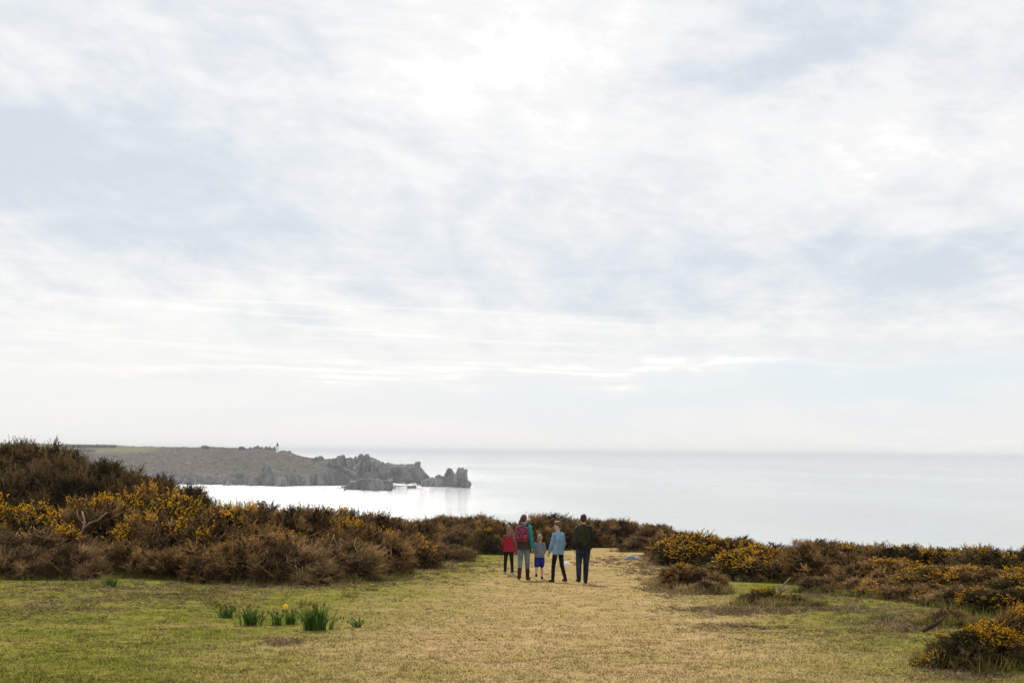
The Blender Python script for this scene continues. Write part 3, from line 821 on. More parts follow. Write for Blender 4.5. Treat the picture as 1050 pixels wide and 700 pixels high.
BUSHES = [
    # left bank, front row
    (-6, 37, 540, 90, 'feather', 0, 'LF', 'withered fawn gorse bush at the very left edge of the clearing'),
    (48, 37.5, 537, 88, 'feather', 1, 'LF', 'fawn withered gorse bush left of the pale bare branch'),
    (112, 40.5, 509, 100, 'brown', 1, 'LF', 'tall hollow gorse bush with a pale bare branch on its front'),
    (165, 39, 524, 84, 'brown', 1, 'LF', 'brown gorse bush just right of the hollow bush with bare branch'),
    (214, 38, 522, 92, 'brown', 1, 'LF', 'bulky brown gorse bush below the left end of the bay water'),
    (262, 36.5, 538, 88, 'brown', 1, 'LF', 'brown gorse bush above the pair of daffodil clumps'),
    (304, 34.5, 556, 90, 'feather', 0, 'LF', 'fawn bush reaching lowest onto the turf in the left bank'),
    (345, 36.5, 546, 80, 'feather', 0, 'LF', 'fawn bush right of the lowest reaching one in the left bank'),
    (372, 40, 533, 74, 'brown', 1, 'LF', 'brown gorse bush below the flat sea islet'),
    (408, 46, 543, 64, 'brown', 1, 'LF', 'low brown gorse bush near the right end of the left bank'),
    (440, 53, 553, 58, 'feather', 0, 'LF', 'last small fawn bush tapering off the right end of the left bank'),
    (80, 36, 556, 64, 'feather', 0, 'LF', 'low withered bush at the foot of the hollow gorse bush'),
    (240, 35, 560, 64, 'brown', 0, 'LF', 'low dark brown bush at the foot of the bulky left bank bush'),
    (188, 36.5, 558, 58, 'brown', 0, 'LF', 'low twiggy bush in the middle of the left bank foot'),
    (140, 37, 552, 60, 'brown', 0, 'LF', 'low brown bush right of the pale bare branch'),
    (20, 36, 560, 60, 'feather', 0, 'LF', 'low fawn bush at the far left foot of the bank'),
    # left bank, back row with flowers
    (-24, 46, 512, 96, 'green', 2, 'LB', 'yellow flowering gorse cut by the left edge of the picture'),
    (34, 46, 511, 92, 'green', 2, 'LB', 'brightly flowering gorse below the highest dark bush on the rise'),
    (88, 47, 512, 84, 'green', 2, 'LB', 'flowering gorse directly behind the hollow bush with bare branch'),
    (134, 47, 505, 84, 'green', 2, 'LB', 'most thickly flowering gorse of the left bank, at its highest point'),
    (182, 47, 508, 84, 'green', 2, 'LB', 'flowering gorse right of the highest point of the left bank'),
    (226, 48, 512, 76, 'green', 1, 'LB', 'thinly flowering gorse at the left end of the visible bay water'),
    (268, 47, 514, 76, 'brown', 1, 'LB', 'sparsely flowering gorse under the lighthouse'),
    (306, 46, 517, 70, 'brown', 0, 'LB', 'plain brown gorse on the bank just right of the lighthouse'),
    (344, 47, 519, 72, 'green', 1, 'LB', 'gorse with scattered blooms below the rocky headland crest'),
    (384, 50, 524, 70, 'brown', 0, 'LB', 'rounded brown gorse on the crest below the sea stack gap'),
    (415, 56, 532, 56, 'brown', 0, 'LB', 'plain brown gorse ending the crest of the left bank'),
    # dark rise at far left
    (-14, 62, 455, 90, 'dark', 0, 'LH', 'dark gorse at the top left edge of the rise'),
    (32, 62, 449, 66, 'dark', 0, 'LH', 'highest dark gorse on the rise, standing above the horizon'),
    (66, 63, 459, 64, 'dark', 0, 'LH', 'dark gorse right of the highest one, level with the horizon'),
    (100, 62, 470, 64, 'dark', 0, 'LH', 'dark gorse on the rise in front of the green fields'),
    (132, 62, 478, 60, 'dark', 0, 'LH', 'dark gorse halfway down the slope of the rise'),
    (162, 61, 486, 56, 'dark', 0, 'LH', 'dark gorse low on the slope of the rise'),
    (190, 60, 496, 50, 'dark', 0, 'LH', 'last dark gorse at the foot of the rise by the water'),
    (10, 55, 475, 84, 'dark', 0, 'LH', 'near dark gorse on the rise at the left edge'),
    (66, 55, 478, 76, 'dark', 0, 'LH', 'near dark gorse under the highest bush of the rise'),
    (118, 55, 487, 72, 'dark', 0, 'LH', 'near dark gorse behind the thickest yellow blooms'),
    (164, 54, 493, 60, 'brown', 1, 'LH', 'brown gorse between the yellow bank and the dark rise'),
    # cliff edge behind the family
    (452, 82, 528, 62, 'brown', 0, 'FAR', 'low brown gorse far off left of the family, nearest the left bank'),
    (486, 80, 527, 52, 'brown', 0, 'FAR', 'low brown gorse far off just left of the girl in red'),
    (470, 72, 540, 44, 'feather', 0, 'FAR', 'small fawn bush in the gap left of the family'),
    (500, 64, 541, 40, 'green', 1, 'FAR', 'small dark round gorse with yellow blooms beside the girl in red'),
    (524, 68, 535, 44, 'brown', 0, 'FAR', 'brown gorse directly behind the girl and the woman'),
    (560, 76, 526, 62, 'brown', 0, 'FAR', 'broad brown gorse behind the small boy'),
    (598, 84, 531, 54, 'brown', 0, 'FAR', 'brown gorse behind the man with the dark backpack'),
    (632, 85, 531, 54, 'brown', 1, 'FAR', 'rounded brown gorse just right of the man'),
    (677, 82, 537, 46, 'brown', 0, 'FAR', 'plain brown gorse on the skyline above the pale boulder'),
    (655, 72, 549, 36, 'feather', 0, 'FAR', 'fawn bush beside the pale boulder on the turf'),
    # right
    (712, 52, 546, 74, 'green', 2, 'RB', 'flowering gorse at the left end of the right hand bushes'),
    (756, 52, 549, 66, 'green', 1, 'RB', 'gorse with scattered blooms between two yellow bushes at right'),
    (838, 50, 553, 70, 'brown', 0, 'RB', 'brown gorse below the grey boulder on the skyline'),
    (884, 50, 556, 66, 'dark', 1, 'RB', 'knobbly dark gorse right of the grey skyline boulder'),
    (927, 48, 558, 66, 'dark', 1, 'RB', 'dark gorse in the middle of the right hand skyline'),
    (972, 48, 561, 66, 'green', 1, 'RB', 'olive gorse dipping lowest on the right hand skyline'),
    (1010, 46, 559, 66, 'green', 2, 'RB', 'brightest yellow gorse on the right hand skyline'),
    (1054, 46, 558, 66, 'dark', 1, 'RB', 'dark gorse cut by the right edge on the skyline'),
    (776, 39, 560, 84, 'green', 2, 'RF', 'bushy gorse with the densest yellow blooms right of the family'),
    (826, 38, 557, 72, 'brown', 0, 'RF', 'tall brown gorse right of the densest yellow blooms'),
    (868, 37, 568, 76, 'brown', 0, 'RF', 'brown gorse left of centre in the right hand bank'),
    (914, 36, 573, 74, 'brown', 2, 'RF', 'brown gorse with a band of yellow blooms below the skyline'),
    (958, 35, 578, 76, 'green', 2, 'RF', 'yellow topped gorse in the middle of the right hand bank'),
    (1004, 34, 579, 76, 'brown', 1, 'RF', 'brown gorse near the right edge of the bank'),
    (1048, 33, 582, 70, 'green', 2, 'RF', 'yellow flecked gorse cut by the right edge in the bank'),
    (990, 28, 598, 66, 'feather', 0, 'RF', 'withered leaning bush between the bank and the near yellow gorse'),
    (1036, 25, 602, 76, 'near', 1, 'RF', 'straggly gorse behind the near yellow one at the right edge'),
    (1012, 16.2, 640, 92, 'near', 2, 'RF', 'nearest gorse with large yellow blooms at lower right'),
    (1066, 16.6, 618, 80, 'nearbrown', 1, 'RF', 'withered bush at the lower right corner'),
    (697, 62, 544, 48, 'brown', 0, 'RB', 'small brown gorse left of the first flowering bush at right'),
    (852, 32.5, 588, 50, 'feather', 0, 'RF', 'low fawn scrub on the turf edge right of the forked dead branch'),
    (898, 31, 592, 56, 'feather', 1, 'RF', 'low fawn scrub in front of the band of yellow blooms'),
    (944, 29.5, 597, 56, 'brown', 1, 'RF', 'low brown scrub on the turf edge above the fallen branch'),
    (972, 22.5, 622, 44, 'feather', 0, 'RF', 'leaning withered stems left of the near yellow gorse'),
    # low clumps
    (708, 33.5, 578, 52, 'brown', 1, 'LOW', 'low sprawling gorse on the turf right of the family'),
    (690, 36, 586, 36, 'feather', 0, 'LOW', 'flat fawn clump at the left foot of the sprawling gorse'),
    (724, 32, 594, 36, 'feather', 0, 'LOW', 'flat fawn clump at the right foot of the sprawling gorse'),
    (784, 27.5, 603, 44, 'green', 2, 'LOW', 'small yellow gorse at the foot of the forked dead branch'),
    (812, 27, 615, 40, 'feather', 0, 'LOW', 'flat withered clump right of the forked dead branch'),
]
roots = {}
for b in BUSHES:
    roots[b[-1]] = bush(*b)

def branch_mesh(pts, r0, r1, forks, tint=.7):
    acc = Acc()
    tube(acc, pts, np.linspace(r0, r1, len(pts)), 7, tint)
    for fp, fr0 in forks:
        tube(acc, fp, np.linspace(fr0, fr0 * .35, len(fp)), 6, tint)
    return acc.mesh('branch', True)

# pale bare branch on the hollow bush (a part of that bush)
hb_root = roots['tall hollow gorse bush with a pale bare branch on its front']
d0 = 38.6
pp = lambda x, y, dd=0: np.array(at(x, y, d0 + dd)[:])
bm_ = branch_mesh([pp(74, 564), pp(80, 552, -.1), pp(85, 543, -.15), pp(87, 535, -.1), pp(84, 524, .1)], .055, .020,
                  [([pp(85, 543, -.15), pp(92, 536, -.2), pp(100, 533, -.2), pp(110, 525, 0)], .034), ([pp(86, 538), pp(80, 530, -.1), pp(79, 524, .1)], .018)])
bpy.context.view_layer.update()
bm_.transform(hb_root.matrix_world.inverted())
link('bare_branch', bm_, m_deadwood, hb_root)

# forked dead branch over the small yellow gorse
d0 = 27.35
g0 = at(797, 620, d0); g0.z = ground(g0.x, d0)
bm2 = branch_mesh([np.array(g0[:]) + [0, 0, -.03], pp(796, 616), pp(798, 607), pp(803, 600), pp(810, 592)], .030, .012,
                  [([pp(799, 608), pp(805, 604), pp(816, 599)], .022), ([pp(799, 606), pp(799.5, 601), pp(800, 597)], .014)])
bm2.transform(Matrix.Translation(-g0))
tag(link('dead_branch', bm2, m_deadwood, loc=g0), 'pale forked dead branch sticking up from the small yellow gorse', 'branch')
# fallen log near the right gorse
m_log = m_deadwood
g1 = on_ground(957, 652)
acc = Acc()
a = np.array(on_ground(947, 651)[:]) + [0, 0, .06]; b = np.array(on_ground(968, 646)[:]) + [0, 0, .12]
tube(acc, [a, a * .75 + b * .25 + [0, .03, .01], a * .5 + b * .5 + [0, 0, .02], b * .8 + a * .2 + [0, .04, .03], b + [0, 0, .08]], [.02, .035, .038, .03, .012], 8, .4)
tube(acc, [a * .5 + b * .5, a * .4 + b * .6 + [0, .05, .09], a * .3 + b * .7 + [.05, .05, .2]], [.022, .016, .006], 6, .4)
me = acc.mesh('log', True); m_log = m_inner; me.transform(Matrix.Translation(-g1))
tag(link('fallen_branch', me, m_log, loc=g1), 'short fallen branch on the turf left of the near yellow gorse', 'branch')

# boulders
def boulder(px, d, ytop, wpx, seed, label, mat=None):
    top = at(px, ytop, d); zb = ground(top.x, d) - .1
    IV, IT = ICO[4]
    w = wpx / FPX * d / 2; h = (top.z - zb)
    V = np.sign(IV) * np.abs(IV) ** .8 * np.array([w, w * .9, h * .9])
    for j in range(len(V)):
        V[j] *= 1 + .35 * fbm((V[j][0] * 1.3 + seed, V[j][1] * 1.3, V[j][2] * 1.3), 4)
    acc = Acc(); acc.add(V, IT, .5)
    return tag(link('boulder', acc.mesh("boulder", False), mat or m_boulder, loc=(top.x, d, zb)), label, 'boulder')
m_boulder, k, p = material('lichen_granite', .95, .1)
pos = k.new('ShaderNodeTexCoord').outputs['Object']
n = k.noise(pos, 5.0, 6.0, .65)
k.put(p.inputs['Base Color'], k.mix(k.ss(n, .35, .65), (.15, .135, .13), (.30, .275, .25)))
bump(k, p, n, .6, .08)
boulder(650, 57, 566.5, 22, 1, 'pale low boulder in the turf right of the man')
boulder(819.5, 44, 546, 15, 2, 'grey boulder poking above the gorse on the right skyline')
boulder(581, 50, 574.0, 8, 3, 'small white stone on the turf between the boy and the man', m_white)

# ------------------------------------------------------------------ turf details
m_blade, k, p = material('grass_blades', .9, .02)
geo = k.new('ShaderNodeNewGeometry')
c, nf, nv = turf_color(k, geo)
t = k.new('ShaderNodeAttribute', attribute_name='tint').outputs['Fac']
c = k.mix(t, k.mix(1.0, c, (.88, .90, .86), 'MULTIPLY'), k.mix(1.0, c, (1.30, 1.26, 1.22), 'MULTIPLY'))
k.put(p.inputs['Base Color'], c)
translucent(m_blade, .25)
def gzs(X, Y):
    return np.array([ground(x, y) for x, y in zip(X, Y)])
def grass():
    rng = np.random.default_rng(77); acc = Acc()
    n = 60000
    # density falls with distance, so that tufts stay about as dense in view
    u = rng.uniform(0, 1, n)
    Y = 1.0 / (1 / 10.0 + u * (1 / 62.0 - 1 / 10.0))
    X = rng.uniform(-.40, .42, n) * Y + rng.normal(0, .1, n)
    Z = gzs(X, Y)
    per = 5
    ti = np.repeat(np.arange(n), per)
    m = n * per
    P = np.stack([X, Y, Z - .005], 1)[ti] + np.concatenate([rng.normal(0, .035, (m, 2)), np.zeros((m, 1))], 1)
    D = np.array([0, 0, 1.0]) + np.concatenate([rng.normal(0, .75, (m, 2)), np.zeros((m, 1))], 1)
    sc = np.repeat(rng.uniform(.6, 1.5, n), per) * (1 + .012 * Y[ti])
    shoots(acc, rng, P, D, rng.uniform(.014, .036, m) * sc, .0028 * (1 + .03 * Y[ti]), np.clip(np.repeat(rng.uniform(0, 1, n), per) * .7 + rng.uniform(0, .3, m), 0, 1), spines=0)
    return acc.mesh('grass')
tag(link('grass', grass(), m_blade), 'short rough turf of green and straw coloured grass', 'grass', kind='stuff')

m_litter = foliage_mat('dry_litter', (0.090, 0.058, 0.030), (0.240, 0.165, 0.092), (0.420, 0.310, 0.190))
def litter():
    rng = np.random.default_rng(78); acc = Acc()
    spots = []
    for (px, py, rx, ry, n) in [(770, 627, 75, 5, 1500), (700, 607, 34, 5, 900), (940, 640, 70, 9, 1500), (880, 625, 80, 7, 700), (150, 604, 170, 9, 1500), (60, 622, 90, 14, 700), (200, 615, 80, 9, 500),
                                (400, 590, 70, 9, 900), (470, 580, 50, 7, 700), (670, 585, 40, 10, 900), (300, 601, 120, 3, 900), (640, 575, 60, 5, 600), (870, 612, 80, 6, 900), (760, 642, 60, 3, 260),
                                (290, 659, 24, 3, 160), (1000, 690, 60, 10, 500), (500, 600, 300, 20, 110), (560, 660, 420, 35, 70), (120, 650, 120, 30, 200), (850, 650, 120, 14, 260)]:
        a = rng.normal(0, .55, (int(n * .7), 2))
        for q in a:
            v = ray(px + q[0] * rx, min(py + q[1] * ry, 699))
            # clump the pieces with noise
            g = on_plane(v)
            if g is not None and fbm((g[0] * 1.5, g[1] * 1.5, 2), 3) > rng.uniform(-.45, .3):
                spots.append(g)
    S_ = np.array(spots); n = len(S_); per = 7
    ti = np.repeat(np.arange(n), per); m = n * per
    P = S_[ti] + np.concatenate([rng.normal(0, .06, (m, 2)), rng.uniform(0, .025, (m, 1))], 1)
    D = np.concatenate([rng.normal(0, 1, (m, 2)), rng.uniform(0, .7, (m, 1))], 1)
    shoots(acc, rng, P, D, rng.uniform(.04, .11, m) * (.5 + P[:, 1] / 60), .0045 * (.5 + P[:, 1] / 50), np.clip(np.repeat(rng.uniform(0, 1, n), per) + rng.normal(0, .15, m), 0, 1), spines=3, spl=.3)
    return acc.mesh('litter')
def on_plane(v):
    y = (1.60) / (-(v.z / v.y) - 0.0465)
    if y < 5 or y > 90: return None
    x = v.x / v.y * y
    return (x, y, ground(x, y))
tag(link('dry_litter', litter(), m_litter), 'brown dead bracken and twig litter scattered on the turf', 'litter', kind='stuff')

# rough grass fringe at the foot of the bushes
def fringe():
    rng = np.random.default_rng(79); acc = Acc(); pts = []
    for r in roots.values():
        if r.location.y > 90: continue
        for i in range(90):
            a = rng.uniform(0, 6.283); rr = r.scale.x * rng.uniform(.8, 1.35)
            x, y = r.location.x + math.cos(a) * rr, r.location.y + math.sin(a) * rr
            pts.append((x, y, ground(x, y)))
    for i in range(120):                                           # stray tufts out on the turf, in little companies
        y = rng.uniform(13, 34); x = rng.uniform(-.38, .38) * y
        if abs(x - 1.0) < 3.0 or fbm((x * .35, y * .35, 4), 3) < -.05 or (-6 < x < -2 and 18 < y < 23): continue
        for q in range(rng.integers(1, 5)):
            a, b = x + rng.normal(0, .15), y + rng.normal(0, .15)
            pts.append((a, b, ground(a, b)))
    S_ = np.array(pts); n = len(S_); per = 12
    ti = np.repeat(np.arange(n), per); m = n * per
    P = S_[ti] + np.concatenate([rng.normal(0, .07, (m, 2)), np.zeros((m, 1))], 1)
    D = np.concatenate([rng.normal(0, .55, (m, 2)), np.ones((m, 1))], 1)
    shoots(acc, rng, P, D, rng.uniform(.07, .26, m), .006, np.repeat(rng.uniform(0, 1, n), per), spines=0)
    return acc.mesh('tall_grass')
tag(link('tall_grass', fringe(), m_blade), 'longer tufted grass fringing the gorse bushes', 'grass', kind='stuff')

# daffodil clumps
m_leaf = foliage_mat('daffodil_leaf', (0.045, 0.095, 0.016), (0.085, 0.160, 0.026), (0.140, 0.200, 0.045), .6)
translucent(m_leaf, .3)
m_bud = foliage_mat('daffodil_bud', (0.14, 0.09, 0.04), (0.20, 0.12, 0.05), (0.28, 0.17, 0.07), .7)
BUD = lathe([(0, -.02), (.008, -.012), (.013, .004), (.011, .018), (.004, .034), (0, .036)], 8)
def clump(px, py, hpx, wpx, n, label, seed, flower=None):
    rng = np.random.default_rng(seed)
    g = on_ground(px, py); d = g.y; s = d / FPX
    root = empty('daffodil_clump', g, 0, label, 'daffodils', 'daffodil clumps on the turf')
    acc = Acc(); h = hpx * s; w = wpx * s / 2
    buds = []
    for i in range(n):
        b = np.array([rng.normal(0, .42) * w, rng.normal(0, .3) * w, -.02])
        hh = h * rng.uniform(.5, 1.0)
        out_ = np.array([b[0] * .7 + rng.normal(0, .07), b[1] * .7 + rng.normal(0, .06), 0])
        t = np.linspace(0, 1, 5)
        sp = b + out_ * (t ** 2)[:, None] + np.array([0, 0, 1.0]) * (hh * (t - .12 * t ** 3))[:, None]
        ang = rng.uniform(0, 3.14); wv = np.array([math.cos(ang), math.sin(ang), 0]) * .010
        wd = np.array([.8, 1, .95, .75, .15])[:, None]
        V = np.concatenate([sp - wv * wd, sp + wv * wd])
        T = []
        for q in range(4):
            T += [[q, q + 1, q + 6], [q, q + 6, q + 5]]
        acc.add(V, T, np.clip(rng.uniform(0, 1), 0, 1))
        if i % 4 == 0:
            buds.append(sp[-1])
    link('leaves', acc.mesh('leaves'), m_leaf, root)
    for b in buds[:14]:
        link('bud', BUD, m_bud, root, Vector(b))
    if flower:
        top = at(flower[0], flower[1], d) - g
        fl = Acc(); tube(fl, [np.array([top.x * .8, 0, 0]), np.array([top.x, 0, top.z])], [.005, .004], 5, .4)
        link('stem', fl.mesh('stem'), m_leaf, root)
        f2 = Acc()
        for q in range(6):
            a = q / 6 * 6.283; c_, s_ = math.cos(a), math.sin(a)
            tip = np.array([c_ * .04, -.012, s_ * .04]); l = np.array([-s_, 0, c_]) * .014
            mid = np.array([c_ * .022, -.008, s_ * .022])
            V = np.array([[0, 0, 0], mid + l, tip, mid - l]) + np.array(top[:])
            f2.add(V, [[0, 1, 2], [0, 2, 3]], .8)
        tube(f2, [np.array(top[:]), np.array(top[:]) + [0, -.035, 0]], [.010, .017], 8, .3)
        link('flower', f2.mesh('flower'), m_flower, root)
clump(3, 591, 13, 10, 40, 'small green daffodil clump at the left edge of the turf', 1)
clump(114, 602, 15, 15, 80, 'lone daffodil clump on the turf in front of the left bank', 2)
clump(232, 633, 17, 17, 70, 'left and shorter of the two neighbouring daffodil clumps left of the open bloom', 3)
clump(257, 641, 24, 18, 90, 'tall dense daffodil clump between the short one and the open bloom', 4)
clump(284, 641, 20, 10, 40, 'narrow daffodil clump just left of the open yellow bloom', 5)
clump(298, 640, 19, 12, 46, 'daffodil clump with the single open yellow bloom', 6, (293, 621))
clump(325, 646, 32, 28, 150, 'largest and tallest daffodil clump, rightmost of the row', 7)
clump(366, 643, 14, 10, 26, 'smallest daffodil clump, standing apart to the right', 8)

# ------------------------------------------------------------------ people
def cloth(name, c0, c1, scale=9.0, rough=.9):
    mt, k, p = material(name, rough, .05)
    tc = k.new('ShaderNodeTexCoord').outputs['Object']
    n = k.noise(k.vscale(tc, (1, 1, .5)), scale, 5.0, .6)
    k.put(p.inputs['Base Color'], k.mix(k.ss(n, .35, .65), c0, c1))
    bump(k, p, k.noise(k.vscale(tc, (1, 1, 1.6)), 11.0, 3.0, .5, .4), .6, .04)
    return mt
m_skin, k, p = material('skin', .6, .3)
k.put(p.inputs['Base Color'], k.mix(k.noise(None, 8.0), (.50, .30, .22), (.58, .36, .27)))
m_eye, k, p = material('eye', .3, .5)
k.put(p.inputs['Base Color'], k.mix(k.noise(None, 8.0), (.03, .025, .02), (.05, .04, .03)))
def hairmat(name, a, b):
    mt, k, p = material(name, .55, .35)
    tc = k.new('ShaderNodeTexCoord').outputs['Object']
    n = k.noise(k.vscale(tc, (1, 1, .12)), 60.0, 3.0, .6)
    k.put(p.inputs['Base Color'], k.mix(n, a, b)); bump(k, p, n, .6, .02)
    return mt
m_plaid, k, p = material('red_plaid', .9, .15)
tc = k.new('ShaderNodeTexCoord').outputs['Object']
s = k.new('ShaderNodeSeparateXYZ', {0: tc})
fx = k.m('FRACT', k.m('MULTIPLY', s.outputs[0], 16.0)); fz = k.m('FRACT', k.m('MULTIPLY', s.outputs[2], 16.0))
lx = k.m('LESS_THAN', fx, .34); lz = k.m('LESS_THAN', fz, .34)
c = k.mix(k.m('MULTIPLY', k.m('ADD', lx, lz), .5), (.40, .022, .035), (.07, .010, .018))
k.put(p.inputs['Base Color'], c)
bump(k, p, k.noise(tc, 11.0, 3.0), .6, .04)
m_pack, k, p = material('patterned_red_nylon', .7, .3)
tc = k.new('ShaderNodeTexCoord').outputs['Object']
vo = k.new('ShaderNodeTexVoronoi', {'Vector': tc, 'Scale': 27.0})
n = k.ss(vo.outputs[0], .30, .42)
k.put(p.inputs['Base Color'], k.mix(n, (.62, .07, .12), (.07, .015, .04)))
MC = dict(
    grey_brown=cloth('grey_brown_gilet', (.040, .032, .029), (.066, .054, .048)),
    teal=cloth('teal_fleece', (.02, .20, .22), (.04, .30, .32)),
    jeans_light=cloth('washed_denim', (.115, .135, .175), (.19, .215, .26)),
    jeans_dark=cloth('dark_denim', (.012, .016, .028), (.032, .042, .068)),
    black=cloth('black_jersey', (.010, .010, .012), (.020, .020, .023)),
    tee=cloth('blue_grey_tee', (.125, .145, .185), (.19, .21, .25)),
    blue=cloth('royal_blue_cotton', (.014, .022, .16), (.025, .038, .24)),
    hoodie=cloth('light_blue_sweatshirt', (.15, .27, .41), (.22, .36, .50)),
    jacket=cloth('dark_brown_leather', (.014, .011, .009), (.030, .024, .019), rough=.6),
    olive=cloth('dark_olive_canvas', (.020, .021, .013), (.040, .041, .026)),
    boot=cloth('brown_leather', (.040, .018, .012), (.075, .034, .022), rough=.6),
    shoe=cloth('black_shoe', (.014, .014, .016), (.026, .026, .03), rough=.6),
    redshoe=cloth('dark_red_trainer', (.05, .02, .022), (.10, .035, .035)),
    paleshoe=cloth('pale_trainer', (.30, .36, .46), (.50, .55, .62)),
    sock=cloth('pale_sock', (.45, .45, .45), (.6, .6, .6)))
m_hair_ch = hairmat('chestnut_hair', (.045, .022, .013), (.12, .060, .032))
m_hair_aub = hairmat('light_brown_hair', (.10, .055, .030), (.26, .16, .09))
m_hair_bl = hairmat('fair_hair', (.20, .13, .075), (.42, .30, .18))
m_hair_br = hairmat('brown_hair', (.06, .034, .02), (.16, .09, .055))
m_hair_dk = hairmat('dark_hair', (.016, .009, .007), (.055, .026, .018))

def blob(name, prims, voxel=.011, smooth=4, hem=None):
    """one continuous surface grown over tapered limbs and ellipsoids"""
    acc = Acc(); IV, IT = ICO[3]
    for pr in prims:
        if pr[0] == 'c':
            _, a, ra, b, rb = pr
            a, b = np.array(a, float), np.array(b, float)
            acc.add(IV * ra + a, IT, .5); acc.add(IV * rb + b, IT, .5)
            ax = b - a
            t = np.linspace(0, 1, 5)[:, None]
            pts = a + ax * t
            sub = Acc(); tube(sub, pts, np.linspace(ra, rb, 5), 16)
            acc.add(sub.V[0], sub.T[0], .5)
        else:
            _, c, r = pr[:3]
            V = IV * np.array(r, float)
            if len(pr) > 3:
                V = V @ np.array(pr[3].to_3x3().transposed())
            acc.add(V + np.array(c, float), IT, .5)
    me = acc.mesh(name)
    ob = bpy.data.objects.new('tmp', me); col.objects.link(ob)
    md = ob.modifiers.new('r', 'REMESH'); md.mode = 'VOXEL'; md.voxel_size = voxel; md.use_smooth_shade = True
    sm = ob.modifiers.new('s', 'SMOOTH'); sm.factor = .5; sm.iterations = smooth
    dg = C.evaluated_depsgraph_get()
    res = bpy.data.meshes.new_from_object(ob.evaluated_get(dg))
    bpy.data.objects.remove(ob); bpy.data.meshes.remove(me)
    res.name = name
    if hem is not None:                                            # cut the garment off at its hem and close it
        bm = bmesh.new(); bm.from_mesh(res)
        g_ = bmesh.ops.bisect_plane(bm, geom=bm.verts[:] + bm.edges[:] + bm.faces[:], plane_co=(0, 0, hem), plane_no=(0, 0, -1), clear_outer=True)
        bmesh.ops.holes_fill(bm, edges=[e for e in bm.edges if e.is_boundary])
        bm.to_mesh(res); bm.free()
    return res

def v3(*a): return np.array(a, float)
def swing(l, fwd, side=0.0):
    """a limb of length l hanging down, swung forward (+Y) and sideways (+X), angles in degrees"""
    f, s_ = R(fwd), R(side)
    return v3(math.sin(s_) * math.cos(f), math.sin(f), -math.cos(f) * math.cos(s_)) * l

def skeleton(H, child=0.0, spread=1.0, sway=0.0, legL=(0, 0), legR=(0, 0), armL=(0, 0, 0, 0), armR=(0, 0, 0, 0)):
    """legs: hip swing, shin swing; arms: upper swing, upper side, fore swing, fore side (side: outwards)"""
    J = {}
    hip = .525 - .035 * child
    J['pelvis'] = v3(0, 0, hip + .02)
    for s_, nm, lg, ar in ((-1, 'L', legL, armL), (1, 'R', legR, armR)):
        J['hip' + nm] = v3(s_ * .048, 0, hip)
        J['knee' + nm] = J['hip' + nm] + swing(.245 - .015 * child, lg[0], s_ * spread + sway)
        J['ank' + nm] = J['knee' + nm] + swing(hip - .043 - (.245 - .015 * child), lg[1], s_ * spread * .6 + sway)
        J['sh' + nm] = v3(s_ * (.093 - .004 * child), 0, .796 - .03 * child)
        J['el' + nm] = J['sh' + nm] + swing(.172, ar[0], s_ * ar[1])
        J['wr' + nm] = J['el' + nm] + swing(.145, ar[2], s_ * ar[3])
        J['hd' + nm] = unit(J['wr' + nm] - J['el' + nm])
    low = min(J['ankL'][2], J['ankR'][2]) - .040
    for q in J:
        if not q.startswith('hd'): J[q][2] -= low
    J = {q: (v * H if not q.startswith('hd') else v) for q, v in J.items()}
    J['low'] = low * H
    return J

